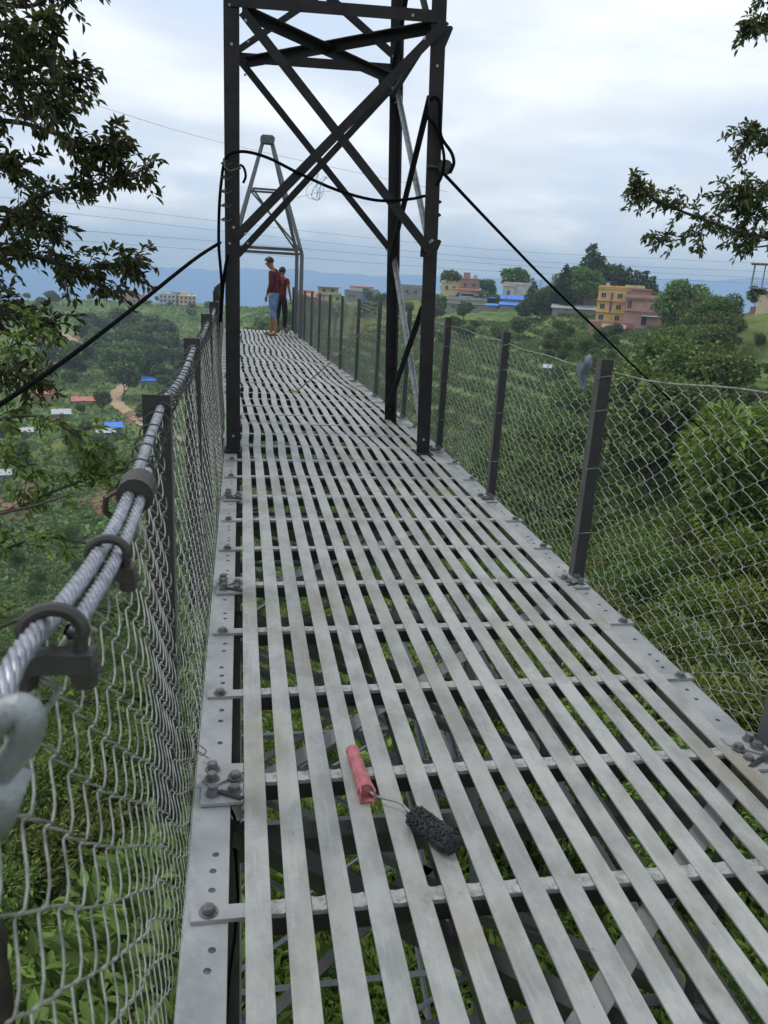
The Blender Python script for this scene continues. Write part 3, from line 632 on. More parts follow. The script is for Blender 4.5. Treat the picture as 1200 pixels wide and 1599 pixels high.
def tower2():
    ya, yb = 20.2, 21.6
    def X(px, py, Y): return P(px, py, Y=Y)
    kz = P(472, 397, Y=ya).z; xr = P(472, 397, Y=ya).x; xr2 = P(463, 400, Y=yb).x+0.02
    ap = P(418, 219, Y=(ya+yb)/2)
    xl = 2*ap.x-xr; xl2 = 2*ap.x-xr2
    for (Y, x1, x0) in ((ya, xr, xl), (yb, xr2, xl2)):
        for s_, x in ((1, x1), (-1, x0)):
            mb = MB(); mb.angle((x, Y, -0.24), (x, Y, kz), 0.09, 0.012, up=(0,-1,0), flip=s_); mb.build('leg', 'galvd', tower_far)
            mb = MB(); mb.angle((x, Y, kz), (ap.x+s_*0.11, (ya+yb)/2+(-.06 if Y == ya else .06), ap.z-0.05), 0.085, 0.012, up=(0,-1,0), flip=s_); mb.build('rafter', 'galvd', tower_far)
        for z in (kz, ):
            for dz in (0, -0.10): mb = MB(); mb.angle((x0, Y-0.01, z-dz), (x1, Y-0.01, z-dz), 0.05, 0.008, up=(0,-1,0)); mb.build('tie_bar', 'under', tower_far)
        zt = P(418, 298, Y=Y).z; f = (zt-kz)/(ap.z-kz); xa = x0+(ap.x-x0)*f; xb = x1+(ap.x-x1)*f; yy = Y+((ya+yb)/2-Y)*f
        mb = MB(); mb.angle((xa, yy, zt), (xb, yy, zt), 0.05, 0.008, up=(0,-1,0)); mb.build('tie_bar', 'under', tower_far)
        mb = MB(); mb.angle((xa, yy, zt), (x1, Y, kz+0.05), 0.045, 0.006, up=(0,-1,0)); mb.build('brace', 'under', tower_far)
    for x in (xl, xr):
        for (a, b) in ((0.0, kz), (kz, 0.0)):
            mb = MB(); mb.bar((x, ya, a), (x, yb, b), 0.05, 0.006, (1,0,0)); mb.build('side_brace', 'weld', tower_far)
    mb = MB(); c = ap
    prof = [(-0.13, -0.08), (-0.17, -0.02), (-0.17, 0.05), (-0.12, 0.10), (0.12, 0.10), (0.17, 0.05), (0.17, -0.02), (0.13, -0.08)]
    for yy in (-0.16, 0.16):
        mb.add([(c.x+x, c.y+yy+q, c.z+z) for q in (0, 0.02) for x, z in prof], [tuple(range(8)), tuple(range(15, 7, -1))]+[(i, 8+i, 8+(i+1) % 8, (i+1) % 8) for i in range(8)])
    mb.box((c.x, c.y, c.z+0.06), (0.26, 0.36, 0.05)); mb.cyl((c.x, c.y-0.2, c.z), (c.x, c.y+0.2, c.z), 0.045, 12)
    mb.build('saddle', 'galvd', tower_far)
tower2()
def cat(pts, n=8):
    pts = [Vector(p) for p in pts]; q = [pts[0]*2-pts[1]]+pts+[pts[-1]*2-pts[-2]]; out = []
    for i in range(1, len(q)-2):
        a, b, c, d = q[i-1:i+3]
        for k in range(n):
            t = k/n; out.append(0.5*((2*b)+(c-a)*t+(2*a-5*b+4*c-d)*t*t+(3*b-a-3*c+d)*t**3))
    return out+[q[-2]]
def cable(name, lb, pts, r, mt='rubber', cat_='cable', group=None, n=8, sides=7):
    mb = MB(); mb.tube(cat(pts, n), r, sides); return tag(mb.build(name, mt, smooth=True), lb, cat_, group)
yc = YF-0.06
cable('guy_cable', 'thick black cable slanting from the left tower leg down to the left past the branches', [P(344, 379, Y=6.5), P(300, 408, Y=6.1), P(200, 488, Y=5.2), P(100, 564, Y=4.5), P(0, 632, Y=3.9), P(-200, 760, Y=3.1)], 0.013, n=5)
cable('guy_cable', 'black cable slanting from the right tower leg down behind the right fence', [P(694, 272, Y=6.6), P(760, 342, Y=7.3), P(860, 445, Y=8.6), P(940, 522, Y=9.9), P(1003, 584, Y=11.2), P(1150, 720, Y=13.5)], 0.014, n=5)
cable('power_cable', 'black cable drooping across the tower between its two near legs', [P(350, 250, Y=yc), P(362, 240, Y=yc-.03), P(384, 237, Y=yc), P(420, 247, Y=yc), P(470, 272, Y=yc), P(530, 298, Y=yc), P(590, 313, Y=yc), P(640, 311, Y=yc), P(664, 306, Y=yc)], 0.012)
cable('power_cable', 'black cable hanging straight down the outer side of the left tower leg', [P(351, 250, Y=yc), P(347, 275, Y=yc), P(343, 320, Y=yc), P(342, 380, Y=yc), P(345, 420, Y=yc), P(347, 455, Y=yc), P(344, 500, Y=yc)], 0.012)
cable('power_cable', 'shorter black cable joining the hanging one beside the left fence top', [P(356, 398, Y=yc+.02), P(352, 420, Y=yc), P(349, 445, Y=yc), P(345, 503, Y=yc)], 0.013)
cable('power_cable', 'outer black cable loop bulging from the right tower leg above the pulley', [P(672, 156, Y=yc), P(680, 152, Y=yc), P(687, 162, Y=yc), P(687, 190, Y=yc), P(690, 215, Y=yc), P(705, 238, Y=yc), P(709, 255, Y=yc), P(703, 270, Y=yc)], 0.0135)
cable('power_cable', 'inner black cable crossing the right tower leg down to the pulley', [P(667, 165, Y=yc), P(668, 182, Y=yc), P(680, 198, Y=yc), P(690, 225, Y=yc), P(694, 250, Y=yc-.04), P(690, 275, Y=yc-.02), P(682, 290, Y=yc)], 0.0125)
cable('power_cable', 'short black cable curl on the near left tower leg', [P(375, 257, Y=yc), P(381, 262, Y=yc), P(384, 275, Y=yc), P(380, 286, Y=yc)], 0.010)
mb = MB(); c = P(695, 262, Y=YF-0.02)
for (dy, r) in ((-0.03, 0.058), (-0.01, 0.045), (0.012, 0.058)): mb.cyl(c+Vector((0, dy, 0)), c+Vector((0, dy+0.018, 0)), r, 18)
mb.cyl(c+Vector((-0.14, 0, -0.0)), c+Vector((0.07, 0, 0)), 0.012, 8); mb.cyl(c+Vector((0, -0.05, 0)), c+Vector((0, 0.05, 0)), 0.016, 8)
tag(mb.build('cable_pulley', 'clamp'), 'round dark cable pulley bolted to the right tower leg', 'pulley')
mb = MB()
for k in range(5):
    for q in (0, 1): mb.tube([P(352+3*q, 252+k*22, Y=yc+.03), P(346, 255+k*22, Y=yc-.02), P(356, 258+k*22, Y=yc-0.04), P(362, 254+k*22, Y=yc-.01)], 0.006, 6)
mb.tube([P(350, 248, Y=yc-.02), P(352, 262, Y=yc-.05), P(360, 268, Y=yc-.07), P(376, 262, Y=yc-.05)], 0.009, 6)
tag(mb.build('wire_binding', 'clamp'), 'rusty wire bindings holding the cables to the left tower leg', 'binding')
mb = MB(); pts = []; rr = random.Random(2)
for a in range(46):
    t = a*0.55; pts.append(P(500+16*math.cos(t)*(0.5+0.5*math.sin(a*0.37))+a*0.25-8, 292+18*math.sin(t*0.9)+rr.uniform(-4, 4), Y=YF-0.1+rr.uniform(-.03, .03)))
mb.tube(cat(pts, 3), 0.0016, 4); mb.tube(cat([P(464, 309, Y=YF-.1), P(490, 302, Y=YF-.1), P(518, 298, Y=YF-.1)], 4), 0.0016, 4)
tag(mb.build('wire_tangle', 'wired'), 'thin loose wire tangle hanging under the drooping cable', 'wire')
# cord from the deck up to the right fence, with yellow knots
mb = MB(); a = P(462, 612, Z=0.01+dr(10)); b = P(577, 507, X=1.62)
ln = [a.lerp(b, t/10)-Vector((0, 0, 0.03*math.sin(PI*t/10))) for t in range(11)]
rope = thing('rope', 'thin rope with yellow knotted ends tied from the deck to the right fence', 'rope', a)
mb.tube(ln, 0.008, 5); mb.build('cord', 'rope', rope)
for c_ in (a, b):
    mb = MB(); rr = random.Random(3)
    for k in range(8):
        o = Vector((rr.uniform(-.045,.045), rr.uniform(-.045,.045), rr.uniform(-0.005, .03))); mb.tube([c_+o*0.2, c_+o, c_+o*1.4+Vector((0,0,-.01))], 0.006, 5)
    mb.build('knot', 'ropey', rope)

# ------------------------------------------------------------ fences
def chain_wire(mb_v, mb_f, base, y, z0, z1, pitch, a, phase, e, r, n, xfun, dens=1, end=False):
    """one flattened spiral wire of chain link running up the fence"""
    pts = []; z = z0; k = 0
    half = pitch/2
    while z <= z1+1e-6:
        s_ = 1 if (k+phase) % 2 == 0 else -1
        if dens >= 3:                                   # rounded hook, bowed strand up to the next one
            q_ = -1 if k % 2 else 1; q_ = q_*(1 if phase else -1)
            for (f_, ex_, dz_) in ((0.88, 1.0, -0.005), (0.98, 0.75, -0.0025), (1.03, 0.0, 0), (0.98, -0.75, 0.0025), (0.88, -1.0, 0.005), (0.45, -1.15, half*0.275), (0.0, -0.6, half*0.5), (-0.45, 0.3, half*0.725)):
                pts.append((y+s_*a*f_, e*s_*q_*ex_, z+dz_))
        elif dens == 2: pts += [(y+s_*(a-0.006), e*s_*(-1 if k % 2 else 1)*(1 if phase else -1), z-0.006), (y+s_*a*1.03, 0.0, z), (y+s_*(a-0.006), -e*s_*(-1 if k % 2 else 1)*(1 if phase else -1), z+0.006)]
        else: pts.append((y+s_*a, 0.0, z))
        z += half; k += 1
    out = []
    for (yy, ex, zz) in pts:
        q = xfun(yy, zz); out.append(Vector((q[0]+ex, q[1], q[2])))
    return out
def fabric(name, parent, y0, y1, z0, z1, a, pitch, e, r, xfun, near_y, mt='wire'):
    mb = MB(); y = y0; i = 0
    while y < y1:
        dens = (3 if y < near_y*0.5 else 2) if y < near_y else 1
        pts = chain_wire(None, None, 0, y, z0, z1, pitch, a, i % 2, e, r, 4, xfun, dens)
        mb.tube(pts, r*(1 if y < 4.5 else min(3.2, 1+(y-4.5)*0.3)), 5 if y < near_y*0.6 else 4 if y < near_y else 3, cap=False)
        y += 2*a*0.97; i += 1
    return mb.build(name, mt, parent, smooth=True)
def noisez(y, z, s=0): return math.sin(y*5.1+s)*math.cos(z*6.3+y*1.7+s)
fR = thing('chain_link_fence', 'right side chain link fence with dark posts along the deck edge', 'fence', (1.85, 6, 0))
def rx(y, z):
    topsag = 0.0
    for p in YG: pass
    ph = ((y-YG[1]) % 1.577)/1.577; sag = (-0.018*math.sin(PI*ph)*(1 if y > 3.7 else 0.2)+max(0, 3.7-y)*0.075)*min(1, max(0, z/1.1))
    x = 1.822+0.012*noisez(y, z)+0.03*(1-min(1, z/0.5) if z < 0.5 else 0)
    return warp(x, y+0.012*noisez(y, z, 2), z+sag+0.01*noisez(y, 0, 4)+(0.05*math.sin(y*3) if z < 0.15 else 0))
fabric('mesh', fR, 1.3, 23.6, -0.13, 1.10, 0.034, 0.075, 0.0035, 0.0017, rx, 7)
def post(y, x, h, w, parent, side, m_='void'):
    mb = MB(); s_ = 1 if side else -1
    mb.bar((x, y, -0.12), (x, y, h), w, 0.007, (0,1,0)); mb.mats = [m_, 'postfar']; mb.mi = [0]*len(mb.f); mb.bar((x+s_*(w/2-0.004), y+w/2, -0.12), (x+s_*(w/2-0.004), y+w/2, h), 0.007, w, (0,1,0), 'postfar')  # side leg lit by colour: lighter than the dark front leg
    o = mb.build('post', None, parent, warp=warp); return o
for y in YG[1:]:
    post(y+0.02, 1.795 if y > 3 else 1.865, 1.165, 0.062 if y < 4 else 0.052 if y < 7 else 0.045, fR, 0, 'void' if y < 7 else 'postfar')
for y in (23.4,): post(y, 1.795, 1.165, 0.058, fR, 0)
for y in YG[2:6]:                                      # little holes / ties on the posts
    b_ = MB(); 
    for z in (0.25, 0.6, 0.9, 1.07): b_.tube([warp(1.76, y+0.03, z), warp(1.755, y+0.0, z+.01), warp(1.80, y-0.02, z+.02), warp(1.84, y+0.04, z), warp(1.80, y+.10, z)], 0.0017, 4)
    b_.build('wire_tie', 'wire', fR)
mb = MB(); yy = 1.2; pts = []
while yy < 23.5: pts.append(rx(yy, 1.10)); yy += 0.1
mb.tube(pts, 0.0042, 5); mb.build('top_wire', 'wire', fR, smooth=True)
fL = thing('chain_link_fence', 'left side chain link fence hung from a thick steel cable close to the viewer', 'fence', (-0.2, 6, 0))
LC = [(0.25, 1.19), (0.45, 1.175), (0.63, 1.16), (0.72, 1.163), (0.90, 1.135), (1.09, 1.112), (1.30, 1.10), (1.5, 1.103), (1.75, 1.125), (2.02, 1.147), (2.2, 1.155), (2.9, 1.125), (3.7, 1.15), (4.5, 1.125), (5.27, 1.145), (6.1, 1.125), (6.85, 1.14), (9, 1.13), (24, 1.13)]
def cz(y): return lerp_tab(y, LC)
def lx(y, z):
    t = min(1, max(0, z/1.1)); x = -0.155-0.05*t+0.009*noisez(y, z*0.5, 1)
    q = warp(x, y+0.014*noisez(y, z, 5)+0.03*math.sin(z*4+0.6)*max(0, 1-y/1.6), 0)
    zz = -0.14+(cz(y)+0.14)*(z+0.14)/(1.115+0.14)
    return (q[0], q[1], zz+dr(y)+(0.03*math.sin(y*6) if z < 0.3 else 0)*(1 if y < 3 else 0))
fabric('mesh', fL, 0.60, 22.0, -0.14, 1.10, 0.032, 0.105, 0.0045, 0.0017, lx, 7)
for y in YG[2:]:
    post(y-0.02, -0.215, 1.19 if y < 4 else 1.2, 0.07, fL, 1)
def strands(path, R0, lay, name, parent, n=7, mt='cable', seg=0.006):
    """laid wire rope: helical strands round the path"""
    pts = cat(path, 40); L_ = [0]
    for p, q in zip(pts, pts[1:]): L_.append(L_[-1]+(q-p).length)
    mb = MB(); rs = R0*0.42
    for s_ in range(n-1):
        hp = []; last = -1
        for i, p in enumerate(pts):
            if L_[i]-last < seg and i < len(pts)-1: continue
            last = L_[i]; T = (pts[min(i+1, len(pts)-1)]-pts[max(i-1, 0)]).normalized(); u = T.cross(Vector((0,0,1))).normalized(); v = u.cross(T)
            a = 2*PI*(L_[i]/lay+s_/(n-1)); hp.append(p+(u*math.cos(a)+v*math.sin(a))*(R0-rs*0.95))
        mb.tube(hp, rs, 6, cap=False)
    mb.tube(pts[::4]+[pts[-1]], R0*0.62, 6); return mb.build(name, mt, parent, smooth=True)
near = [(0.25,), (0.45,), (0.63,), (0.72,), (0.90,), (1.09,), (1.30,), (1.5,), (1.75,), (2.02,), (2.2,)]
strands([(-0.205, y, cz(y)) for (y,) in near]+[(-0.207, 2.9, cz(2.9)), (-0.207, 3.7, cz(3.7))], 0.0118, 0.115, 'top_cable', fL, seg=0.012)
mb = MB(); mb.tube([warp(-0.207, 3.7+0.2*i, cz(3.7+0.2*i)) for i in range(92)], 0.011, 6); mb.build('top_cable', 'cable', fL, smooth=True)
strands([(-0.180, 0.825, cz(0.825)-0.012), (-0.181, 0.9, cz(.9)-0.010), (-0.182, 1.09, cz(1.09)-0.010), (-0.183, 1.3, cz(1.3)-0.009), (-0.185, 1.5, cz(1.5)-.006), (-0.187, 1.62, cz(1.62)-.004)], 0.0105, 0.12, 'cable_tail', fL, seg=0.012)
def clamp(y, big):
    c = Vector((-0.194, y, cz(y)-0.004)); T = Vector((0, 1, (cz(y+.05)-cz(y-.05))/0.1)).normalized(); u = Vector((1,0,0)); v = u.cross(T)
    mb = MB(); w = 0.034*big; pts = []
    for k in range(15):
        a = R(-25+230*k/14); pts.append(c+(u*math.cos(a)*w*0.95+v*math.sin(a)*w*0.78))
    pts = [pts[0]-v*0.05*big]+pts+[pts[-1]-v*0.04*big-u*0.004]
    mb.tube(cat(pts, 2), 0.0085*big, 8)
    mb.bar(c-v*0.034*big-u*0.040*big, c-v*0.034*big+u*0.045*big, 0.042*big, 0.022*big, v)     # saddle
    for s_ in (-1, 1): mb.hexbolt(c-v*0.045*big+u*s_*0.033*big, 0.016*big, 0.02, -v)
    mb.build('cable_clamp', 'clamp', fL, smooth=False)
clamp(0.80, 0.92); clamp(1.15, 0.85)
mb = MB(); c = Vector((-0.194, 1.50, cz(1.5)-.002))
mb.cyl(c-Vector((0, 0.035, 0)), c+Vector((0, 0.035, 0.004)), 0.034, 16); mb.tube([c+Vector((-.03,-.03,.01)), c+Vector((-.05,-.04,0)), c+Vector((-.055,-.03,-.03)), c+Vector((-.04,-.02,-.05))], 0.006, 6); mb.build('ferrule', 'clamp', fL, smooth=False)
# turnbuckle hook at the end nearest the viewer
mb = MB(); mb.tube(cat([P(-120, 1250, Y=.50), P(-45, 1175, Y=.50), P(0, 1122, Y=.50), P(32, 1106, Y=.50), P(48, 1128, Y=.50), P(34, 1165, Y=.51), P(-10, 1215, Y=.52), P(-60, 1270, Y=.53)], 8), 0.0105, 14)
mb.box(P(4, 1248, Y=.52), (0.026, 0.026, 0.040), None, Matrix.Rotation(0.35, 3, 'Y')); mb.build('anchor_hook', 'galv', fL, smooth=True)
rr = random.Random(9); y = 1.62; k = 0
while y < 9 and k < 95:                                # rings of tie wire round the cable
    mb = MB(); r0 = 0.022+rr.uniform(0, .008); pts = []; tl = rr.uniform(-.5, .5)
    for j in range(19):
        a = 2*PI*j/16+rr.uniform(-.04, .04); pts.append(warp(-0.203+math.cos(a)*r0*1.1+(0.012 if j > 16 else 0), y+0.012*tl*math.sin(a)+0.001*j, cz(y)+math.sin(a)*r0-0.004))
    mb.tube(pts, 0.0022 if y > 1 else 0.003, 5); mb.build('wire_tie', 'wired' if y > 1.5 else 'wire', fL); y += (0.085 if y < 5 else 0.2)*rr.uniform(.7, 1.3); k += 1
mb = MB()
mb.tube(cat([P(150, 985, Y=.95), P(120, 975, Y=.92), P(95, 1010, Y=.88), P(60, 1055, Y=.8), P(90, 1075, Y=.8), P(70, 1110, Y=.76), P(20, 1130, Y=.72)], 5), 0.0036, 6)
mb.build('tie_wire_end', 'wire', fL, smooth=True)
mb = MB(); mb.tube(cat([P(311, 1163, Z=0.02), P(322, 1172, Z=.03), P(316, 1180, Z=.03), P(306, 1170, Z=.02), P(326, 1184, Z=.01)], 4), 0.0018, 5); mb.build('wire_tie', 'wired', fL)
# rag on the fence post
def rag():
    c = P(917, 568, X=1.80); mb = MB(); n = 16; vs = []; fs = []; m_ = 9
    for j in range(m_):
        t = j/(m_-1); w = 0.017+0.017*math.sin(PI*min(1, t*1.1+0.15)); cz_ = c.z+0.030-0.165*t
        for i in range(n):
            a = 2*PI*i/n; k = w*(1+0.28*math.sin(3*a+t*5)+0.15*math.sin(5*a-t*9))
            vs.append((c.x-0.015+k*math.cos(a)*0.7, c.y-0.02+0.03*math.sin(t*4)+k*math.sin(a)*1.2+0.02*t, cz_+0.012*math.sin(a*2+t*3)))
    fs = [(j*n+i, j*n+(i+1)%n, (j+1)*n+(i+1)%n, (j+1)*n+i) for j in range(m_-1) for i in range(n)]+[tuple(range(n)), tuple((m_-1)*n+i for i in range(n))[::-1]]
    mb.add(vs, fs)
    mb.tube([c+Vector((0, -0.03, 0.02)), c+Vector((-.02, -.06, .02)), c+Vector((-.04, -.10, .0)), c+Vector((-.03, -.07, .03)), c+Vector((0.01, 0, .04))], [0.012, .020, .012, .016, .010], 9)
    tag(mb.build('rag', 'rag', smooth=True), 'grey rag knotted over the top of a right fence post', 'rag')
rag()

# ------------------------------------------------------------ paint roller on the deck
def roller():
    A = P(550, 1170, Z=0.022); B = P(572, 1236, Z=0.022); r1 = P(645, 1272, Z=0.032); r2 = P(706, 1318, Z=0.032)
    t = thing('paint_roller', 'paint roller with faded pink handle and dark fleece lying on the deck strips', 'paint roller', P(600, 1250, Z=0))
    d = (B-A).normalized(); mb = MB(); L_ = (B-A).length
    prof = [(0, .012), (0.02, .019), (.2, .019), (.25, .0165), (.3, .0195), (.4, .0195), (.45, .017), (.5, .020), (.6, .020), (.65, .0175), (.7, .021), (.85, .0225), (1.0, .023)]
    mb.tube([A+d*L_*p for p, _ in prof], [q*1.15 for _, q in prof], 10); 
    x = d.cross(Vector((0,0,1))).normalized(); E = B
    for s_ in (-1, 1): mb.bar(E-d*0.01+x*s_*0.018, E+d*0.028+x*s_*0.022, 0.004, 0.040, (0,0,1))
    mb.bar(E-d*0.01-Vector((0,0,.017)), E+d*0.028-Vector((0,0,.017)), 0.042, 0.004, (0,0,1)); mb.build('handle', 'pink', t, smooth=False)
    mb = MB(); mb.tube(cat([B-d*0.03, P(578, 1236, Z=.022), P(590, 1244, Z=.022), P(622, 1252, Z=.03), P(634, 1262, Z=.034), r1, r1.lerp(r2, .3)], 5), 0.0042, 8); mb.build('frame_rod', 'galv', t, smooth=True)
    ax = (r2-r1).normalized(); mb = MB(); u = ax.orthogonal().normalized(); v = ax.cross(u); L_ = (r2-r1).length; rr = random.Random(4)
    mb.tube([r1, r1+ax*0.01, r2-ax*0.01, r2], [0.018, 0.026, 0.027, 0.018], 14)
    for k in range(900):                               # strings of wet pile
        s_ = rr.random(); a = rr.uniform(0, 2*PI); base = r1+ax*L_*s_; nrm = (u*math.cos(a)+v*math.sin(a)); rad_ = 0.026*(1 if 0.06 < s_ < 0.94 else 0.75)
        tg = (ax*rr.uniform(-1, 1)+nrm.cross(ax)*rr.uniform(-1, 1))*0.009
        mb.tube([base+nrm*rad_, base+nrm*(rad_+0.006)+tg*0.5, base+nrm*(rad_+0.0045+rr.uniform(0,.004))+tg*1.3], [0.0022, 0.0028, 0.0014], 4)
    for k in range(160):
        a = rr.uniform(0, 2*PI); q = 0.024*math.sqrt(rr.random()); nrm = u*math.cos(a)+v*math.sin(a); b0 = r2+nrm*q
        mb.tube([b0, b0+ax*0.006+nrm*.003, b0+ax*0.004+nrm*0.008], [0.0024, .0028, .0015], 4)
    mb.build('roller_sleeve', 'fleece', t)
roller()

# ------------------------------------------------------------ people
def skinned(name, V, E_, rad_, mt, parent, levels=2, root=0):
    me = bpy.data.meshes.new(name); me.from_pydata([tuple(v) for v in V], E_, []); o = bpy.data.objects.new(name, me); C.objects.link(o)
    o.parent = parent; me.materials.append(M[mt])
    m = o.modifiers.new('skin', 'SKIN'); m.use_smooth_shade = True; m.branch_smoothing = 0.6
    for i, r in enumerate(rad_): me.skin_vertices[0].data[i].radius = r if isinstance(r, tuple) else (r, r); me.skin_vertices[0].data[i].use_root = (i == root)
    s = o.modifiers.new('sub', 'SUBSURF'); s.levels = levels; s.render_levels = levels
    return o
def person(lb, loc, face, bow, shirt, sleeve_long, pants, long_, scale=1.0, arm=(0.1, 0.0), step=0.05):
    """figure facing +Y before turning; x is its right"""
    t = thing('person', lb, 'person', loc); t.rotation_euler = (0, 0, face); t.scale = (scale,)*3
    V = []; E_ = []; Rr = []
    def add(p, r, c=None):
        V.append(Vector(p)); Rr.append(r)
        if c is not None: E_.append((c, len(V)-1))
        return len(V)-1
    pel = add((0, 0, 0.92), (.145, .10)); wa = add((0, .01, 1.08), (.125, .09), pel); ch = add((0, -.01, 1.27), (.155, .10), wa); up = add((0, -.01, 1.40), (.12, .075), ch)
    nk = add((0, .015+bow*.3, 1.450), .060, up); hb = add((0, .03+bow*.8, 1.492), .064, nk)
    legs = []; arms = []
    for s_ in (-1, 1):
        st = step*s_
        hp = add((s_*.085, 0, .86), (.085, .09), pel); kn = add((s_*.095, .02+st*.5, .48), .055, hp); cf = add((s_*.10, st*.9-.01, .33), .052, kn); an = add((s_*.10, st-.02, .09), .034, cf)
        he = add((s_*.105, st+.03, .045), (.036, .034), an); to = add((s_*.125, st+.17, .028), (.042, .022), he)
        shd = add((s_*.165, -.01, 1.385), .055, up); el = add((s_*.225, -.04+arm[0]*.3, 1.12), .038, shd); wr = add((s_*.235, .03+arm[0], .90), .025, el)
        pm = add((s_*.235, .045+arm[0]*1.1, .845), (.020, .034), wr)
        for q, (oy, ln) in enumerate(((-.026, .050), (-.009, .062), (.009, .066), (.026, .058))):
            k1 = add((s_*.237, .05+arm[0]*1.1+oy, .80), .0085, pm); k2 = add((s_*.228, .055+arm[0]*1.1+oy, .80-ln*.6), .008, k1); add((s_*.216, .055+arm[0]*1.1+oy, .80-ln), .0065, k2)
        th = add((s_*.222, .085+arm[0]*1.1, .835), .0095, pm); add((s_*.212, .10+arm[0]*1.1, .80), .008, th)
        legs.append((hp, kn, cf, an)); arms.append((shd, el, wr))
    # head: skull, jaw and face in the same surface
    hd = add((0, .045+bow*1.35, 1.565), (.076, .092), hb); hc = add((0, .03+bow*1.5, 1.630), (.074, .086), hd)
    body = skinned('body', V, E_, Rr, 'skin', t)
    hv = Vector((0, .045+bow*1.35, 1.565)); dirn = Vector((0, math.cos(bow*6), -math.sin(bow*6)))
    upv = Vector((0, math.sin(bow*6), math.cos(bow*6)))
    mb = MB()
    def F3(x, f, u): return hv+Vector((x, 0, 0))+dirn*f+upv*u
    mb.tube([F3(0, .080, .030), F3(0, .092, -.002), F3(0, .080, -.012)], [.006, .010, .008], 8); mb.build('nose', 'skin', t, smooth=True)
    for s_ in (-1, 1):
        mb = MB(); mb.cyl(F3(s_*.03, .076, .026), F3(s_*.03, .084, .026), .010, 8); mb.build('eye', 'hair', t)
        mb = MB(); mb.tube([F3(s_*.072, .0, -.02), F3(s_*.082, -.008, .01), F3(s_*.074, .0, .035)], [.009, .014, .009], 8); mb.build('ear', 'skin', t, smooth=True)
    mb = MB(); mb.tube([F3(-.022, .078, -.040), F3(0, .085, -.042), F3(.022, .078, -.040)], [.003, .006, .003], 6); mb.build('mouth', 'redt', t, smooth=True)
    mb = MB(); vs = []; fs = []; n = 18; rr = random.Random(3)
    for j in range(8):
        ph = (PI*0.62)*j/7
        for i in range(n):
            a = 2*PI*i/n; fr = math.sin(a); lim = 1.0 if fr < 0.25 else 0.62
            p2 = ph*lim; r_ = 1.0+0.05*rr.random(); q = hc_center = hv+upv*.045-dirn*.012
            vs.append(q+Vector((.092*r_*math.sin(p2)*math.cos(a), 0, 0))+dirn*(.110*r_*math.sin(p2)*math.sin(a))+upv*(.100*r_*math.cos(p2)))
    fs = [(j*n+i, j*n+(i+1)%n, (j+1)*n+(i+1)%n, (j+1)*n+i) for j in range(7) for i in range(n)]; mb.add(vs, fs); mb.build('hair', 'hair', t, smooth=True)
    # shirt
    V2 = [V[pel]+Vector((0,0,-.04)), V[wa], V[ch], V[up], V[up]+Vector((0,.015,.062))]; E2 = [(0,1),(1,2),(2,3),(3,4)]; R2 = [(.162,.122), (.148,.112), (.175,.122), (.145,.10), (.075,.072)]
    for (a, b, c) in arms:
        k = len(V2); V2 += [V[a], V[b] if sleeve_long else V[a].lerp(V[b], .55)]; E2 += [(3, k), (k, k+1)]; R2 += [.068, .054 if sleeve_long else .062]
        if sleeve_long: V2.append(V[b].lerp(V[c], .9)); E2.append((k+1, k+2)); R2.append(.038)
    skinned('shirt', V2, E2, R2, shirt, t)
    V3 = [V[wa]+Vector((0,-.005,-.06)), V[pel]+Vector((0,0,-.02))]; E3 = [(0,1)]; R3 = [(.140,.108), (.158,.122)]
    for (a, b, c, d) in legs:
        k = len(V3); V3 += [V[a]+Vector((0,0,-.03)), V[b]]; E3 += [(1,k), (k,k+1)]; R3 += [(.10,.105), .075]
        if long_: V3 += [V[c], V[d]+Vector((0,0,.01))]; E3 += [(k+1,k+2), (k+2,k+3)]; R3 += [.066, .058]
        else: V3.append(V[b].lerp(V[c], .75)); E3.append((k+1,k+2)); R3.append(.079)
    skinned('trousers' if long_ else 'shorts', V3, E3, R3, pants, t, root=1)
    for (a, b, c, d) in legs:
        q = V[d]; mb = MB(); vs = []; n = 14
        for z in (0.0, .02):
            for i in range(n):
                an_ = 2*PI*i/n; vs.append((q.x+.012*(1 if q.x > 0 else -1)+.048*math.cos(an_), q.y+.085+.135*math.sin(an_), z))
        mb.add(vs, [tuple(range(n))[::-1], tuple(range(n, 2*n))]+[(i, (i+1)%n, n+(i+1)%n, n+i) for i in range(n)])
        mb.tube([(q.x-.045, q.y+.12, .015), (q.x+.01, q.y+.11, .062), (q.x+.065, q.y+.12, .015)], .012, 6); mb.build('sandal', 'sandal', t)
    for ch_ in t.children: ch_.location = (0, 0, 0)
    return t
f1 = P(427, 526, Y=20.6); f1.z = dr(20.6)+0.004
person('person in maroon long sleeved shirt and blue knee length denim shorts looking down', f1, R(62), 0.055, 'red', True, 'denim', False, 1.11, (0.02, 0), .10)
f2 = P(439, 515, Y=22.0); f2.z = dr(22.0)+0.004
person('person in red printed shirt and black trousers half hidden behind the other', f2, R(-25), 0.0, 'redt', False, 'black', True, 0.99, (0.05, 0), .04)

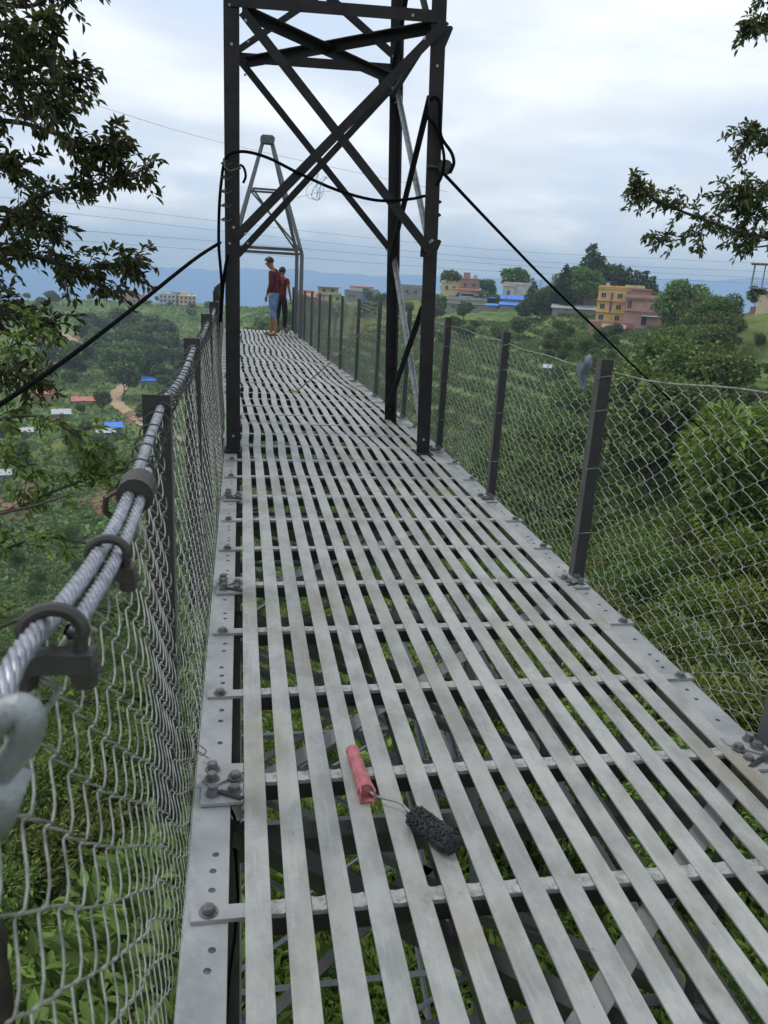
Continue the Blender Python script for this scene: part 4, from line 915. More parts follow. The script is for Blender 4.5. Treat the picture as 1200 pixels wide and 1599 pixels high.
# ------------------------------------------------------------ vegetation
LEAF = [(0, 0), (0.28, 0.25), (0.30, 0.5), (0, 1.0), (-0.30, 0.5), (-0.28, 0.25)]
def leaf_cloud(pts, dirs, size, kind='leaf', droop=0.5, fold=0.12, jit=0.35):
    """numpy: a leaf per point; returns vertices, faces"""
    n = len(pts); d = dirs/np.linalg.norm(dirs, axis=1, keepdims=True)
    d = d+rng.normal(0, jit, (n, 3)); d[:, 2] -= droop*rng.random(n); d /= np.linalg.norm(d, axis=1, keepdims=True)
    up = rng.normal(0, 0.55, (n, 3)); up[:, 2] += 1.0; s = np.cross(d, up); s /= np.linalg.norm(s, axis=1, keepdims=True); u = np.cross(s, d)
    sz = size*(0.65+0.7*rng.random(n)); 
    if kind == 'leaf': prof = [(0, 0, 0), (0.19, 0.3, fold), (0.17, 0.62, fold), (0, 1, -0.1), (-0.17, 0.62, fold), (-0.19, 0.3, fold)]; F0 = [(0,1,2,3), (0,3,4,5)]
    else: prof = [(0, 0, 0), (0.42, 0.5, fold), (0, 1, 0), (-0.42, 0.5, fold)]; F0 = [(0,1,2,3)]
    V = np.concatenate([(pts+(s*a+d*b+u*c)*sz[:, None])[:, None, :] for a, b, c in prof], 1).reshape(-1, 3)
    k = len(prof); F = (np.arange(n)[:, None, None]*k+np.array(F0)[None]).reshape(-1, 4)
    return V, F
def crown_points(n, w, h, z0, lumps, seed, shell=0.55, cone=False):
    r = np.random.default_rng(seed); L_ = []
    for k in range(lumps):
        if cone:
            t = (k+0.5)/lumps; z = z0+h*t; rr_ = w*(1-t)**0.8*0.8; a = k*2.4+r.random(); c = np.array([rr_*math.cos(a), rr_*math.sin(a), z]); q = (w*0.42*(1-t)+w*0.12)
            L_.append((c, np.array([q, q, q*0.5])))
        else:
            v = r.normal(0, 1, 3); v /= np.linalg.norm(v); v *= r.random()**0.33*0.72; c = np.array([v[0]*w, v[1]*w, z0+h*0.5+v[2]*h*0.5]); q = w*r.uniform(0.26, 0.46)
            L_.append((c, np.array([q, q, q*r.uniform(0.55, 0.85)])))
    vol = np.array([np.prod(s) for _, s in L_])**0.66; ch = r.choice(lumps, n, p=vol/vol.sum()); d = r.normal(0, 1, (n, 3)); d /= np.linalg.norm(d, axis=1, keepdims=True)
    rad_ = (shell+(1-shell)*r.random(n))*(1+0.12*r.normal(0, 1, n)); cs = np.array([c for c, _ in L_])[ch]; ss = np.array([s for _, s in L_])[ch]
    # leaves scattered at random through the outer shell of each lump
    p = cs+d*ss*rad_[:, None]; return p, d, L_
def make_tree(name, n, w, h, z0, trunk_h, size, leafm, seed, lumps=11, cone=False, kind='q', trunk_r=0.16, droop=0.4, lean=0.0):
    t = thing(name, 'tree', 'tree'); p, d, L_ = crown_points(n, w, h, z0, lumps, seed, cone=cone)
    V, F = leaf_cloud(p, d, size, kind, droop); np_mesh('crown', V, F, leafm, t)
    mb = MB(); r = random.Random(seed); top = z0+h*(0.9 if cone else 0.55)
    pts = [(0, 0, -1.0), (0.05, 0.02, z0*0.5), (lean*0.3, 0, z0), (lean*0.5, 0.05, top)]; mb.tube(cat(pts, 4), [trunk_r*(1-0.8*i/12) for i in range(13)], 7)
    for c, s_ in L_[:9]:
        b = Vector((lean*0.3, 0, min(top, max(z0*0.7, c[2]-w*0.5)))); mb.tube([b, b.lerp(Vector(c), 0.5)+Vector((0, 0, 0.1)), Vector(c)], [trunk_r*0.4, trunk_r*0.25, trunk_r*0.1], 5)
    mb.build('trunk', 'bark', t, smooth=True); return t
protos = {}
def proto(kind, *a, **k): protos[kind] = make_tree(*a, **k); return protos[kind]
T_far = [make_tree('broadleaf_tree', 2200, 3.6, 6.0, 2.2, 2, 0.75, 'leafF', 20+i, lumps=12+2*i) for i in range(3)]
T_mid = [make_tree('broadleaf_tree', 9000, 3.2, 5.8, 2.0, 2, 0.27, 'leafF', 40+i, lumps=16+3*i) for i in range(3)]
T_pin = [make_tree('pine_tree', 3600, 3.1, 9.5, 3.0, 3, 0.6, 'leafP', 60+i, lumps=20, cone=True, droop=0.1) for i in range(2)]
T_nb = [make_tree('bush', 6500, 1.5, 2.4, 0.3, 0.5, 0.115, 'leafN', 70+i, lumps=13, kind='leaf', trunk_r=0.05) for i in range(3)]
T_ns = [make_tree('bush', 5500, 1.5, 2.2, 0.3, 0.5, 0.10, 'leafS', 90+i, lumps=13, kind='leaf', trunk_r=0.05) for i in range(2)]
T_ny = [make_tree('bush', 6500, 1.6, 2.5, 0.4, 0.5, 0.135, 'leafY', 80+i, lumps=12, kind='leaf', trunk_r=0.05) for i in range(1)]
used = set()
def put(pool, x, y, sc, label, group, rz=None, dz=-0.2, zs=1.0, z=None):
    src = random.choice(pool); rz = random.uniform(0, 6.28) if rz is None else rz; z = H(x, y)+dz if z is None else z
    if src.name not in used:
        used.add(src.name); src.location = (x, y, z); src.rotation_euler = (0, 0, rz); src.scale = (sc, sc, sc*zs); src['label'] = label; src['group'] = group; src['category'] = 'bush' if 'bush' in src.name else 'tree'; return src
    return dup(src, (x, y, z), rz, (sc, sc, sc*zs), label, group)
def ray_xy(px, D):
    w = CM @ Vector((px-600, 500-799.5, FP)); k = D/math.hypot(w.x, w.y); return w.x*k, w.y*k
# dark wood on the left hillside
for k in range(46):
    g = ground_at(random.gauss(205, 48), random.gauss(570, 22)); put(T_far, g.x, g.y, random.uniform(1.0, 1.7), 'broadleaf tree in the dark wood on the left hillside', 'trees of the dark wood on the left hillside')
for k in range(14):
    g = ground_at(random.uniform(130, 250), random.uniform(525, 560)); put(T_far, g.x, g.y, random.uniform(1.1, 1.8), 'broadleaf tree in the dark wood on the left hillside', 'trees of the dark wood on the left hillside')
for k in range(44):
    g = ground_at(random.uniform(-30, 350), random.uniform(480, 740)); put(T_far, g.x, g.y, random.uniform(0.45, 1.0), 'scattered broadleaf tree on the open left hillside', 'scattered trees on the left hillside')
for k in range(34):
    x, y = ray_xy(random.uniform(-40, 345), random.uniform(560, 625)); put(T_far, x, y, random.uniform(0.5, 1.1), 'small tree along the crest of the left hill', 'trees along the left crest')
for k in range(24):
    x, y = ray_xy(random.uniform(378, 470), random.uniform(230, 330)); put(T_far, x, y, random.uniform(0.9, 1.5), 'tree beyond the far end of the deck', 'trees beyond the far end of the deck')
for k in range(34):
    x, y = ray_xy(random.uniform(470, 700), random.uniform(330, 380)); put(T_far, x, y, random.uniform(0.4, 0.85), 'low tree among the houses on the middle crest', 'trees on the middle crest')
for k in range(22):
    x, y = ray_xy(random.uniform(670, 900), random.uniform(215, 300)); put(T_far, x, y, random.uniform(0.45, 0.8), 'bushy tree at the upper edge of the terraced field', 'trees at the edge of the terraced field')
for (px, D, s_) in ((800, 335, 1.7), (720, 320, 0.9), (745, 318, 1.1), (770, 322, 1.0), (700, 350, 1.3), (755, 345, 1.3), (685, 330, 1.2), (672, 325, 1.3)):
    x, y = ray_xy(px, D); put(T_far, x, y, s_, 'rounded tree beside the blue roofs on the crest', 'trees beside the blue roofs')
for (px, D, s_) in [(828, 265, .9), (845, 262, .9), (862, 268, 1.0), (880, 262, 1.25), (896, 266, 1.35), (912, 262, 1.45), (928, 266, 1.4), (942, 270, 1.45), (958, 266, 1.2), (972, 270, 1.15), (985, 268, 1.1), (998, 262, 1.1), (1010, 258, 1.0), (905, 250, 1.1), (875, 250, 1.0), (1028, 240, .85), (1045, 236, .9), (935, 285, 1.5), (920, 280, 1.5), (888, 278, 1.3)]:
    x, y = ray_xy(px, D); pine_ = random.random() < .6; put(T_pin if pine_ else T_mid, x, y, s_*(1.2 if pine_ else 1.75), 'tall pine tree on the crest behind the yellow building', 'pines behind the yellow building', z=H(x, y)-0.3, zs=0.95)
# forest on the right slope
for k in range(100):
    px = random.uniform(900, 1230); D = random.uniform(55, 215); x, y = ray_xy(px, D)
    if px < 1035 and D > 165: continue
    if px < 1000 and D < 110: continue
    if 930 < px < 1052 and D > 100: continue
    if px < 960 and D > 150: continue
    put(T_mid, x, y, random.uniform(0.75, 1.45)*(0.8 if D > 150 else 1)*(0.42 if px > 1130 else 1), 'green forest tree on the right slope', 'forest trees on the right slope')
for (px, D, s_) in [(1060, 170, 1.75), (1085, 165, 1.3), (1072, 175, 1.4), (1100, 150, 1.25), (1130, 140, 1.2), (1120, 100, 0.7), (1080, 120, 1.2), (1015, 110, 1.1), (975, 85, 1.0), (1045, 85, 1.15)]:
    x, y = ray_xy(px, D); put(T_mid, x, y, s_, 'green forest tree on the right slope', 'forest trees on the right slope')
for k in range(34):
    x, y = ray_xy(random.uniform(1090, 1240), random.uniform(80, 143)); put(T_mid, x, y, random.uniform(.25, .5), 'small tree on the grassy rise below the unfinished building', 'small trees below the unfinished building')
for k in range(26):
    x, y = ray_xy(random.uniform(860, 975), random.uniform(150, 205)); put(T_mid, x, y, random.uniform(.3, .6), 'small bushy tree in the hollow below the yellow building', 'bushy trees below the yellow building')
# bushes near the bridge, right
for k in range(60):
    px = random.uniform(900, 1400); D = random.uniform(11, 36); x, y = ray_xy(px, D)
    if x < 4.0: continue
    put(T_nb if random.random() < .8 else T_ny, x, y, random.uniform(0.6, 1.1)*(1+D/80), 'leafy bush on the slope below the right fence', 'bushes below the right fence', dz=-0.3)
for (px, D, s_, dz) in ((1205, 34, 2.3, 0.6), (1240, 38, 2.3, 0.3), (1280, 30, 2.4, 0.8), (1185, 48, 1.9, 0.4)):
    x, y = ray_xy(px, D); put(T_ny, x, y, s_, 'yellow green leafy tree just beyond the right fence', 'yellow green trees beyond the right fence', dz=dz)
# bushes near the bridge, left
for k in range(46):
    px = random.uniform(-330, 330); D = random.uniform(11, 42); x, y = ray_xy(px, D)
    if x > -1.6: continue
    put(T_nb if random.random() < .85 else T_ny, x, y, random.uniform(0.7, 1.3)*(1+D/50), 'leafy bush on the slope below the left fence', 'bushes below the left fence', dz=-0.3)
for k in range(120):
    x, y = ray_xy(random.uniform(-330, 345), random.uniform(38, 170)); put(T_nb, x, y, random.uniform(1.0, 2.0), 'rounded bush on the lower left slope in front of the valley', 'bushes on the lower left slope', dz=-0.4)
for k in range(26):
    x = random.uniform(-7, 9); y = random.uniform(2, 16)
    put(T_ns, x, y, random.uniform(0.22, 0.5), 'small bush growing on the ground beneath the deck', 'bushes beneath the deck', dz=-0.1)
for pool in (T_far, T_mid, T_pin, T_nb, T_ns, T_ny):
    for s_ in pool:
        if s_.name not in used: bpy.data.objects.remove(s_)
# grass, weeds and crops as ground cover
def scatter_cover(name, xy, mt, size, per, spread, label, cat_, upright=1.3, kind='leaf'):
    ra = np.array(ROADS); keep = np.ones(len(xy), bool)
    for rx_, ry_, rw_ in ROADS: keep &= np.hypot(xy[:, 0]-rx_, (xy[:, 1]-ry_)*0.5) > rw_*0.75
    xy = xy[keep]
    n = len(xy); c = np.column_stack([xy, hgt(xy[:, 0], xy[:, 1])]); sc = 0.6+0.8*rng.random(n)
    p = np.repeat(c, per, 0); s_ = np.repeat(sc, per); o = rng.normal(0, spread, (n*per, 2))*s_[:, None]; p[:, :2] += o
    p[:, 2] += rng.random(n*per)*spread*upright*s_-0.02
    d = np.column_stack([o, np.full(n*per, upright*spread+0.02)]); V, F = leaf_cloud(p, d, size, kind, 0.3)
    return tag(np_mesh(name, V, F, mt), label, cat_, kind='stuff')
def polar_pts(n, a0, a1, d0, d1, pw=1.0):
    a = np.radians(rng.uniform(a0, a1, n)); d = d0+(d1-d0)*rng.random(n)**pw; return np.column_stack([d*np.sin(a), d*np.cos(a)])
g = np.column_stack([rng.uniform(-9, 12, 42000), rng.uniform(-1, 20, 42000)])
keep = (np.sin(g[:, 0]*0.8+1.0)+np.sin(g[:, 1]*0.7+g[:, 0]*0.4)+rng.normal(0, .4, len(g))) > -1.5; g = g[keep]
g = np.vstack([g, polar_pts(16000, -6, 16, 17, 62, 0.9)])
scatter_cover('grass', g, 'grass', 0.19, 7, 0.10, 'bright green grass and weeds on the ground below the bridge', 'grass', 1.2)
f = polar_pts(52000, 2, 30, 55, 270, 1.1); q = hgt(f[:, 0], f[:, 1])/1.7; fr = q-np.floor(q); f = f[(fr < 0.22) | (fr > 0.9) | (rng.random(len(f)) < 0.15)]
scatter_cover('crop_rows', f, 'corn', 0.75, 6, 0.35, 'crops growing on the terraced field right of the bridge', 'crops', 1.5)
f = polar_pts(24000, 12, 36, 14, 95, 1.0); a_ = np.degrees(np.arctan2(f[:, 0], f[:, 1])); d_ = np.hypot(f[:, 0], f[:, 1]); f = f[~((a_ > 13) & (a_ < 26) & (d_ > 45))]
scatter_cover('undergrowth', f, 'leafN', 0.34, 8, 0.28, 'dense green undergrowth on the slope right of the bridge', 'undergrowth', 1.3)
pts_ = [ground_at(random.uniform(765, 940), random.uniform(600, 900)) for k in range(1900)]
f = np.array([(p.x, p.y) for p in pts_ if 14 < p.length < 125]); f = np.repeat(f, 9, 0)+rng.normal(0, 0.9, (len(f)*9, 2))
scatter_cover('meadow', f, 'grass', 0.36, 7, 0.24, 'light yellow green grass on the rounded spur below the terraced field', 'grass', 1.0)
f = polar_pts(26000, -30, 4, 60, 220, 1.0)
scatter_cover('weeds', f, 'corn', 0.6, 5, 0.45, 'rough grass and weeds across the left valley floor', 'weeds', 0.9, 'q')
f = polar_pts(30000, -40, 0, 7, 120, 1.4)
scatter_cover('undergrowth', f, 'leafN', 0.36, 8, 0.32, 'green undergrowth on the slope left of the bridge', 'undergrowth', 1.2)
f = polar_pts(15000, -24, 6, 150, 600, 0.8)
scatter_cover('hillside_scrub', f, 'corn', 1.1, 4, 0.9, 'low scrub and crops covering the far left hillside', 'scrub', 0.8, 'q')

# near trees whose branches hang into the picture
def hanging_tree(name, label, trunk, limbs, twig, leafsize, mt, seed, per=26):
    t = thing(name, label, 'tree', trunk[0][0]); rr = random.Random(seed); base = Vector(trunk[0][0]); mb = MB()
    mb.tube(cat([p for p, _ in trunk], 5), [trunk[0][1]+(trunk[-1][1]-trunk[0][1])*i/((len(trunk)-1)*5) for i in range((len(trunk)-1)*5+1)], 9)
    LP = []; LDr = []
    for (pts, r0, dens, spread) in limbs:
        c = cat(pts, 8); n = len(c); mb.tube(c, [r0*(1-0.8*i/n) for i in range(n)], 6)
        tot = sum((c[i+1]-c[i]).length for i in range(n-1)); k = int(tot*dens*0.48)
        for q in range(k):
            f_ = rr.random()**0.75; i = min(n-2, int(f_*(n-1))); p = c[i].lerp(c[i+1], rr.random()); T = (c[min(i+1, n-1)]-c[max(0, i-1)]).normalized()
            d = Vector((rr.gauss(0, 1), rr.gauss(0, 1), rr.gauss(0, .8)))
            d = (d-T*d.dot(T)*0.3); d.normalize(); d = (d*0.8+T*0.7).normalized(); ln = spread*rr.uniform(0.35, 1.0); m_ = p+d*ln*0.5+Vector((0, 0, 0.04)); e = p+d*ln+Vector((0, 0, -0.12*ln))
            tw = cat([p, m_, e], 3); mb.tube(tw, [0.006, .005, .005, .004, .003, .003, .002], 4, cap=False)
            for j in range(per):
                s_ = rr.uniform(0.2, 1.0)*(len(tw)-1); a = int(min(len(tw)-2, s_)); b = tw[a].lerp(tw[a+1], s_-a); sd_ = Vector((rr.gauss(0, 1), rr.gauss(0, 1), rr.gauss(0, .6)))
                LP.append(tuple(b-base+sd_*0.012)); LDr.append(tuple(sd_.normalized()*0.8+d*0.7))
    mb.build('trunk', 'bark', t, smooth=True)
    V, F = leaf_cloud(np.array(LP), np.array(LDr), leafsize, 'leaf', 0.7, jit=0.25); np_mesh('leaves', V, F, mt, t)
    return t
def pp(*a): return [P(x, y, Y=Y) for x, y, Y in a]
tb = Vector((-5.2, 9.0, 0)); tb.z = H(tb.x, tb.y)-0.3
LT = [((tb), 0.26), (Vector((-5.1, 8.9, -3)), .20), (Vector((-4.6, 8.6, 0.3)), .15), (Vector((-4.2, 8.3, 2.6)), .11), (Vector((-3.9, 8.0, 5.2)), .05)]
hanging_tree('leafy_tree', 'dark leafy tree filling the upper left corner with drooping branches', LT, [
    (pp((-160, 560, 8.6), (-60, 440, 8.3), (20, 395, 8.1), (110, 418, 8.0), (180, 415, 7.9), (215, 420, 7.8)), .035, 34, .34),
    (pp((-60, 440, 8.3), (30, 330, 8.2), (80, 300, 8.0), (140, 290, 7.9), (215, 270, 7.8)), .03, 40, .32),
    (pp((-160, 300, 8.3), (-60, 200, 8.2), (20, 190, 8.0), (90, 210, 7.9), (150, 235, 7.8), (180, 225, 7.8)), .035, 44, .36),
    (pp((-160, 120, 8.3), (-50, 80, 8.1), (30, 80, 8.0), (85, 110, 7.9), (110, 130, 7.8)), .03, 60, .38),
    (pp((-160, 20, 8.3), (-50, 0, 8.1), (40, 10, 8.0), (80, -5, 7.9), (125, -15, 7.8)), .03, 55, .32),
    (pp((-140, 260, 8.0), (-40, 150, 7.8), (10, 120, 7.6), (60, 160, 7.5), (90, 180, 7.5)), .03, 60, .40),
    (pp((-140, 330, 8.0), (-60, 270, 7.7), (0, 262, 7.6), (50, 268, 7.5)), .03, 55, .32),
    (pp((-140, 90, 8.0), (-60, 40, 7.7), (0, 40, 7.6), (50, 50, 7.5), (75, 55, 7.5)), .03, 60, .40),
    (pp((-60, 440, 8.3), (0, 410, 8.0), (60, 400, 7.8), (120, 430, 7.8), (170, 455, 7.7)), .02, 40, .28),
    (pp((-100, 420, 8.2), (-20, 350, 8.0), (40, 345, 7.9), (95, 360, 7.8)), .02, 50, .28),
    (pp((-140, 560, 8.4), (-60, 500, 8.2), (10, 490, 8.0), (60, 500, 7.9), (85, 510, 7.8)), .03, 42, .36),
    (pp((-140, 640, 8.4), (-60, 600, 8.2), (-10, 580, 8.0), (30, 590, 7.9), (60, 620, 7.8)), .03, 36, .36),
], 0.3, 0.082, 'leafL', 3, per=16)
hanging_tree('leafy_tree', 'lighter green leafy branches in front of the valley on the left below the slanting cable', [
    (Vector((-4.4, 6.6, H(-4.4, 6.6)-.2)), .12), (Vector((-4.0, 6.4, -3.6)), .08), (Vector((-3.6, 6.2, -1.3)), .05), (Vector((-3.4, 6.1, 0.2)), .03)], [
    (pp((-120, 700, 6.4), (-20, 660, 6.4), (60, 650, 6.3), (120, 680, 6.2), (150, 705, 6.2)), .02, 26, .34),
    (pp((-120, 800, 6.4), (0, 800, 6.3), (90, 765, 6.2), (150, 745, 6.2), (215, 735, 6.1)), .018, 26, .34),
    (pp((-120, 900, 6.2), (-20, 870, 6.2), (60, 840, 6.1), (140, 850, 6.0), (200, 870, 5.9)), .018, 26, .36),
    (pp((-100, 620, 6.5), (-30, 570, 6.5), (20, 540, 6.4), (50, 520, 6.4)), .015, 30, .30),
    (pp((-80, 740, 6.3), (-10, 720, 6.3), (30, 730, 6.2), (60, 760, 6.2)), .015, 30, .30),
    (pp((-100, 1050, 6.0), (0, 980, 6.0), (80, 960, 5.9), (160, 950, 5.9), (230, 980, 5.8)), .018, 24, .40),
    (pp((-100, 1200, 5.8), (0, 1120, 5.8), (90, 1090, 5.7), (180, 1110, 5.7)), .018, 24, .42),
], 0.3, 0.075, 'leafN', 8, per=14)
rb = Vector((9.6, 11.0, 0)); rb.z = H(rb.x, rb.y)-0.3
hanging_tree('leafy_tree', 'dark leafy tree reaching in from the right edge against the sky', [
    (rb, .30), (Vector((9.5, 11, -2)), .2), (Vector((9.2, 10.9, 1.0)), .15), (Vector((8.8, 10.8, 3.5)), .09), (Vector((8.6, 10.7, 6.6)), .04)], [
    (pp((1330, 420, 10.6), (1250, 372, 10.4), (1180, 368, 10.2), (1120, 350, 10.0), (1060, 328, 9.9), (1010, 305, 9.8), (992, 300, 9.8)), .035, 36, .34),
    (pp((1330, 300, 10.6), (1240, 290, 10.4), (1180, 300, 10.2), (1130, 310, 10.1)), .03, 60, .42),
    (pp((1330, 260, 10.6), (1250, 230, 10.4), (1190, 220, 10.2), (1160, 215, 10.1)), .03, 60, .40),
    (pp((1250, 372, 10.4), (1190, 385, 10.2), (1150, 385, 10.1)), .02, 26, .26),
    (pp((1110, 350, 10.0), (1075, 370, 9.9), (1050, 375, 9.9), (1020, 372, 9.9)), .015, 30, .26),
    (pp((1100, 350, 10.0), (1092, 375, 10), (1088, 395, 9.9)), .010, 30, .2),
    (pp((1330, 90, 10.6), (1260, 40, 10.4), (1210, 35, 10.3), (1170, 45, 10.2)), .025, 42, .28),
    (pp((1300, 20, 10.4), (1240, 0, 10.3), (1190, 5, 10.3)), .02, 40, .25),
    (pp((1330, 340, 10.4), (1260, 330, 10.3), (1200, 335, 10.2), (1160, 335, 10.1)), .02, 55, .36),
], 0.3, 0.082, 'leafL', 12, per=15)
mb = MB(); q = P(-14, 1480, Y=2.6); zz = H(q.x, q.y)
mb.tube(cat([(q.x-.1, q.y, zz-.3), (q.x-.03, q.y, -3), (q.x, q.y, q.z-.2), (q.x-.02, q.y+.02, q.z+.15), (q.x-.35, q.y+.1, q.z+.9)], 6), [0.10]*7+[0.06]*6+[0.05]*6+[0.03]*6, 10)
tag(mb.build('tree_stem', 'bark', smooth=True), 'bare brown tree stem at the bottom left corner behind the fence', 'tree')
cable('branch', 'thin bare twig crossing the left side below the hooked cable clamps', [P(-60, 810, Y=3.2), P(0, 802, Y=3.1), P(60, 788, Y=3.1), P(110, 772, Y=3.2)], 0.005, 'bark', 'branch')

# ------------------------------------------------------------ buildings
def building(name, label, px, py, D, w, d, h, wall, roof='flat', roofm='conc', wins=None, face=None, cat_='building', slabs=(), base=4.0, wm='win', extra=None, group=None):
    """box building with base centre seen at px, py; front faces the viewer"""
    p0 = ray_xy(px, D); c = P(px, py, Y=p0[1]); t = thing(name, label, cat_, (c.x, c.y, c.z), group)
    rz = (math.atan2(-c.x, c.y) if face is None else math.atan2(-c.x, c.y)+face); t.rotation_euler = (0, 0, rz)
    mb = MB(); mb.box((0, 0, (h-base)/2), (w, d, h+base)); mb.v = [tuple(v) for v in mb.v]
    mb2 = mb.build('wall', wall, None); mb2.parent = t; mb2.location = (0,0,0)
    def part(nm, m_): 
        o = m_.build(nm, None, None); o.parent = t; o.location = (0,0,0); return o
    if roof == 'flat':
        r_ = MB(); r_.box((0, 0, h+.12), (w+.6, d+.6, .24), roofm)
        for s_ in (-1, 1): r_.box((0, s_*(d/2-.1), h+.55), (w, .15, .62), wall); r_.box((s_*(w/2-.1), 0, h+.55), (.15, d-.36, .62), wall)
        part('roof', r_)
    elif roof == 'gable':
        r_ = MB(); e = .5; r_.add([(-w/2-e, -d/2-e, h), (w/2+e, -d/2-e, h), (w/2+e, 0, h+d*.22), (-w/2-e, 0, h+d*.22), (-w/2-e, d/2+e, h), (w/2+e, d/2+e, h)], [(0,1,2,3), (3,2,5,4), (0,3,4), (1,5,2), (0,4,5,1)], roofm); part('roof', r_)
    elif roof == 'shed':
        r_ = MB(); r_.box((0, 0, h+.35), (w+1, d+1, .12), roofm, Matrix.Rotation(R(8), 3, 'X')); part('roof', r_)
    elif roof == 'tank':
        r_ = MB(); r_.box((0, 0, h+.12), (w+.6, d+.6, .24), roofm); r_.box((-w*.2, 0, h+1.4), (w*.35, d*.5, 2.3), wall); r_.cyl((w*.25, 0, h+.3), (w*.25, 0, h+1.8), .7, 10, 'tin'); part('roof', r_)
    for z in slabs:
        r_ = MB(); r_.box((0, -d/2-.35, z), (w+.3, .9, .18), roofm if roofm != 'blu' else 'conc'); part('balcony_slab', r_)
    for (wx, wz, ww, wh) in (wins or []):
        r_ = MB(); y = -d/2; r_.box((wx, y-.03, wz), (ww, .10, wh), wm); r_.box((wx, y-.05, wz-wh/2-.08), (ww+.25, .25, .12), roofm if roofm not in ('blu', 'orroof', 'redroof') else 'conc'); r_.box((wx, y-.06, wz), (.07, .12, wh), 'wht'); r_.box((wx, y-.06, wz+wh/2+.05), (ww+.1, .14, .08), 'wht')
        part('window', r_)
    for (nm, m_, c_, s_) in (extra or []):
        r_ = MB(); r_.box(c_, s_, m_); part(nm, r_)
    return t
def grid(xs, zs, ww=1.1, wh=1.3): return [(x, z, ww, wh) for x in xs for z in zs]
building('apartment_building', 'tall yellow three storey building with purple stripe on the right crest', 951, 504, 225, 7.2, 8, 8.7, 'yel', 'flat', 'yel', grid((-2.2, 1.9), (1.5, 4.3, 7.1), 1.1, 1.2), slabs=(2.9, 5.8),
         extra=[('roof_edge', 'orroof', (0, -4.1, 9.0), (7.8, .3, .3)), ('stripe', 'purp', (-0.1, -4.08, 5.2), (.55, .12, 5.2)), ('roof_tank', 'wht', (-1.5, 0, 9.6), (1.0, 1.0, 1.3)), ('roof_frame', 'conc', (-1.5, 0, 10.5), (3, 1.5, .1))])
building('apartment_building', 'plain pale yellow wing joined to the tall yellow building', 984, 504, 232, 5.0, 8, 9.0, 'yel2', 'flat', 'conc', [])
building('brick_house', 'unfinished pink brick house beside the yellow building with dark windows', 1002, 508, 222, 9.4, 8, 6.8, 'pnk', 'flat', 'brk', [(2.3, 5.2, 1.5, 1.5), (4.0, 5.2, 1.1, 1.5), (-3.6, 5.2, .9, 1.8)], slabs=(3.6, 6.6), extra=[('roof_room', 'brk', (-1.2, 1.0, 7.9), (5.0, 5, 1.9)), ('roof_sheet', 'orroof', (-1.2, 1.0, 8.95), (5.8, 6, .2)), ('awning', 'wht', (2.0, -5.2, 2.6), (4.5, 2.2, .15)), ('doorway', 'win', (0.4, -4.03, 1.4), (1.2, .08, 2.4))])
building('retaining_wall', 'stepped brown retaining wall below the yellow building', 952, 512, 219, 11, 3, 1.6, 'brk', 'none', base=3, cat_='wall')
building('shed', 'low open shed with posts under the yellow building', 957, 524, 214, 5, 4, 2.0, 'win', 'shed', 'brk', [])
building('shed', 'long low shed with grey tin roof left of the yellow building', 895, 492, 245, 12, 6, 2.0, 'conc', 'shed', 'tin', [])
building('shed', 'small grey roofed shed just below the pines near the yellow building', 920, 484, 255, 8, 4, 2.6, 'brk', 'flat', 'conc', [])
building('house', 'white and grey two storey house with red roof among trees on the middle crest', 728, 486, 318, 15, 9, 4.6, 'conc', 'flat', 'wht', grid((-5, -3, -1, 1, 3), (1.6,), 1.3, 1.0), slabs=(3.0,), extra=[('upper_wall', 'wht', (2, 1, 6.1), (10, 6, 2.4)), ('upper_window', 'win', (0, -2.05, 6.2), (5, .1, .9)), ('red_roof', 'orroof', (-.5, 1, 8.0), (11, 8, .7)), ('blue_awning', 'blu', (8.0, -1, 5.6), (6, 4, .4))])
building('house', 'long pale yellow house high on the middle crest behind the red roof', 712, 462, 350, 13, 7, 5.2, 'yel2', 'flat', 'yel', grid((-4, -1, 2, 5), (3.2,), 1.2, 1.5))
building('brick_house', 'orange brick house with roof tank beside the pale yellow house', 733, 462, 347, 8, 7, 6.8, 'brk', 'tank', 'orroof', grid((-2, 1.5), (4.5,), 1.0, 1.3))
building('house', 'white house with long blank wall below the round tree', 810, 465, 330, 12, 6, 5.0, 'wht', 'flat', 'tin', [], extra=[])
building('house', 'small white house with brown roof left of the long blank wall', 793, 467, 328, 4.5, 5, 5.0, 'wht', 'gable', 'brk', grid((0,), (2.6,), 1.2, 1.4))
building('shed', 'bright blue roofed shed below the white house', 800, 474, 305, 8, 6, 1.6, 'conc', 'gable', 'blu', [])
building('shed', 'small blue roofed hut lower than the bright blue shed', 794, 481, 298, 6, 5, 1.2, 'conc', 'shed', 'blu', [])
building('shed', 'tiny blue tarpaulin hut right of the white and grey house', 768, 486, 300, 4, 3, 2.0, 'conc', 'shed', 'blu', [])
building('house', 'two storey house with magenta and lime walls at the middle crest', 514, 470, 400, 12, 8, 3.0, 'lim', 'flat', 'conc', grid((1, 4), (1.5,), 1.6, 1.2), slabs=(3,), extra=[('magenta_wall', 'mag', (-4, -4.05, 1.5), (4, .2, 3)), ('upper_wall', 'yel2', (-.5, 1, 5), (10, 6, 2.8)), ('upper_window', 'win', (-2.5, -2.1, 5.1), (1.6, .2, 1.3)), ('upper_window', 'win', (1.6, -2.1, 5.1), (1.6, .2, 1.3)), ('roof_slab', 'conc', (-.5, 0, 6.6), (12, 9, .35))])
building('house', 'low orange roofed house left of the magenta house', 491, 471, 400, 8, 7, 2.4, 'pnk', 'gable', 'orroof', [])
building('house', 'pink roofed house just right of the far tower', 477, 471, 410, 9, 7, 4.6, 'pnk', 'flat', 'redroof', grid((-2, 2), (3.3,)))
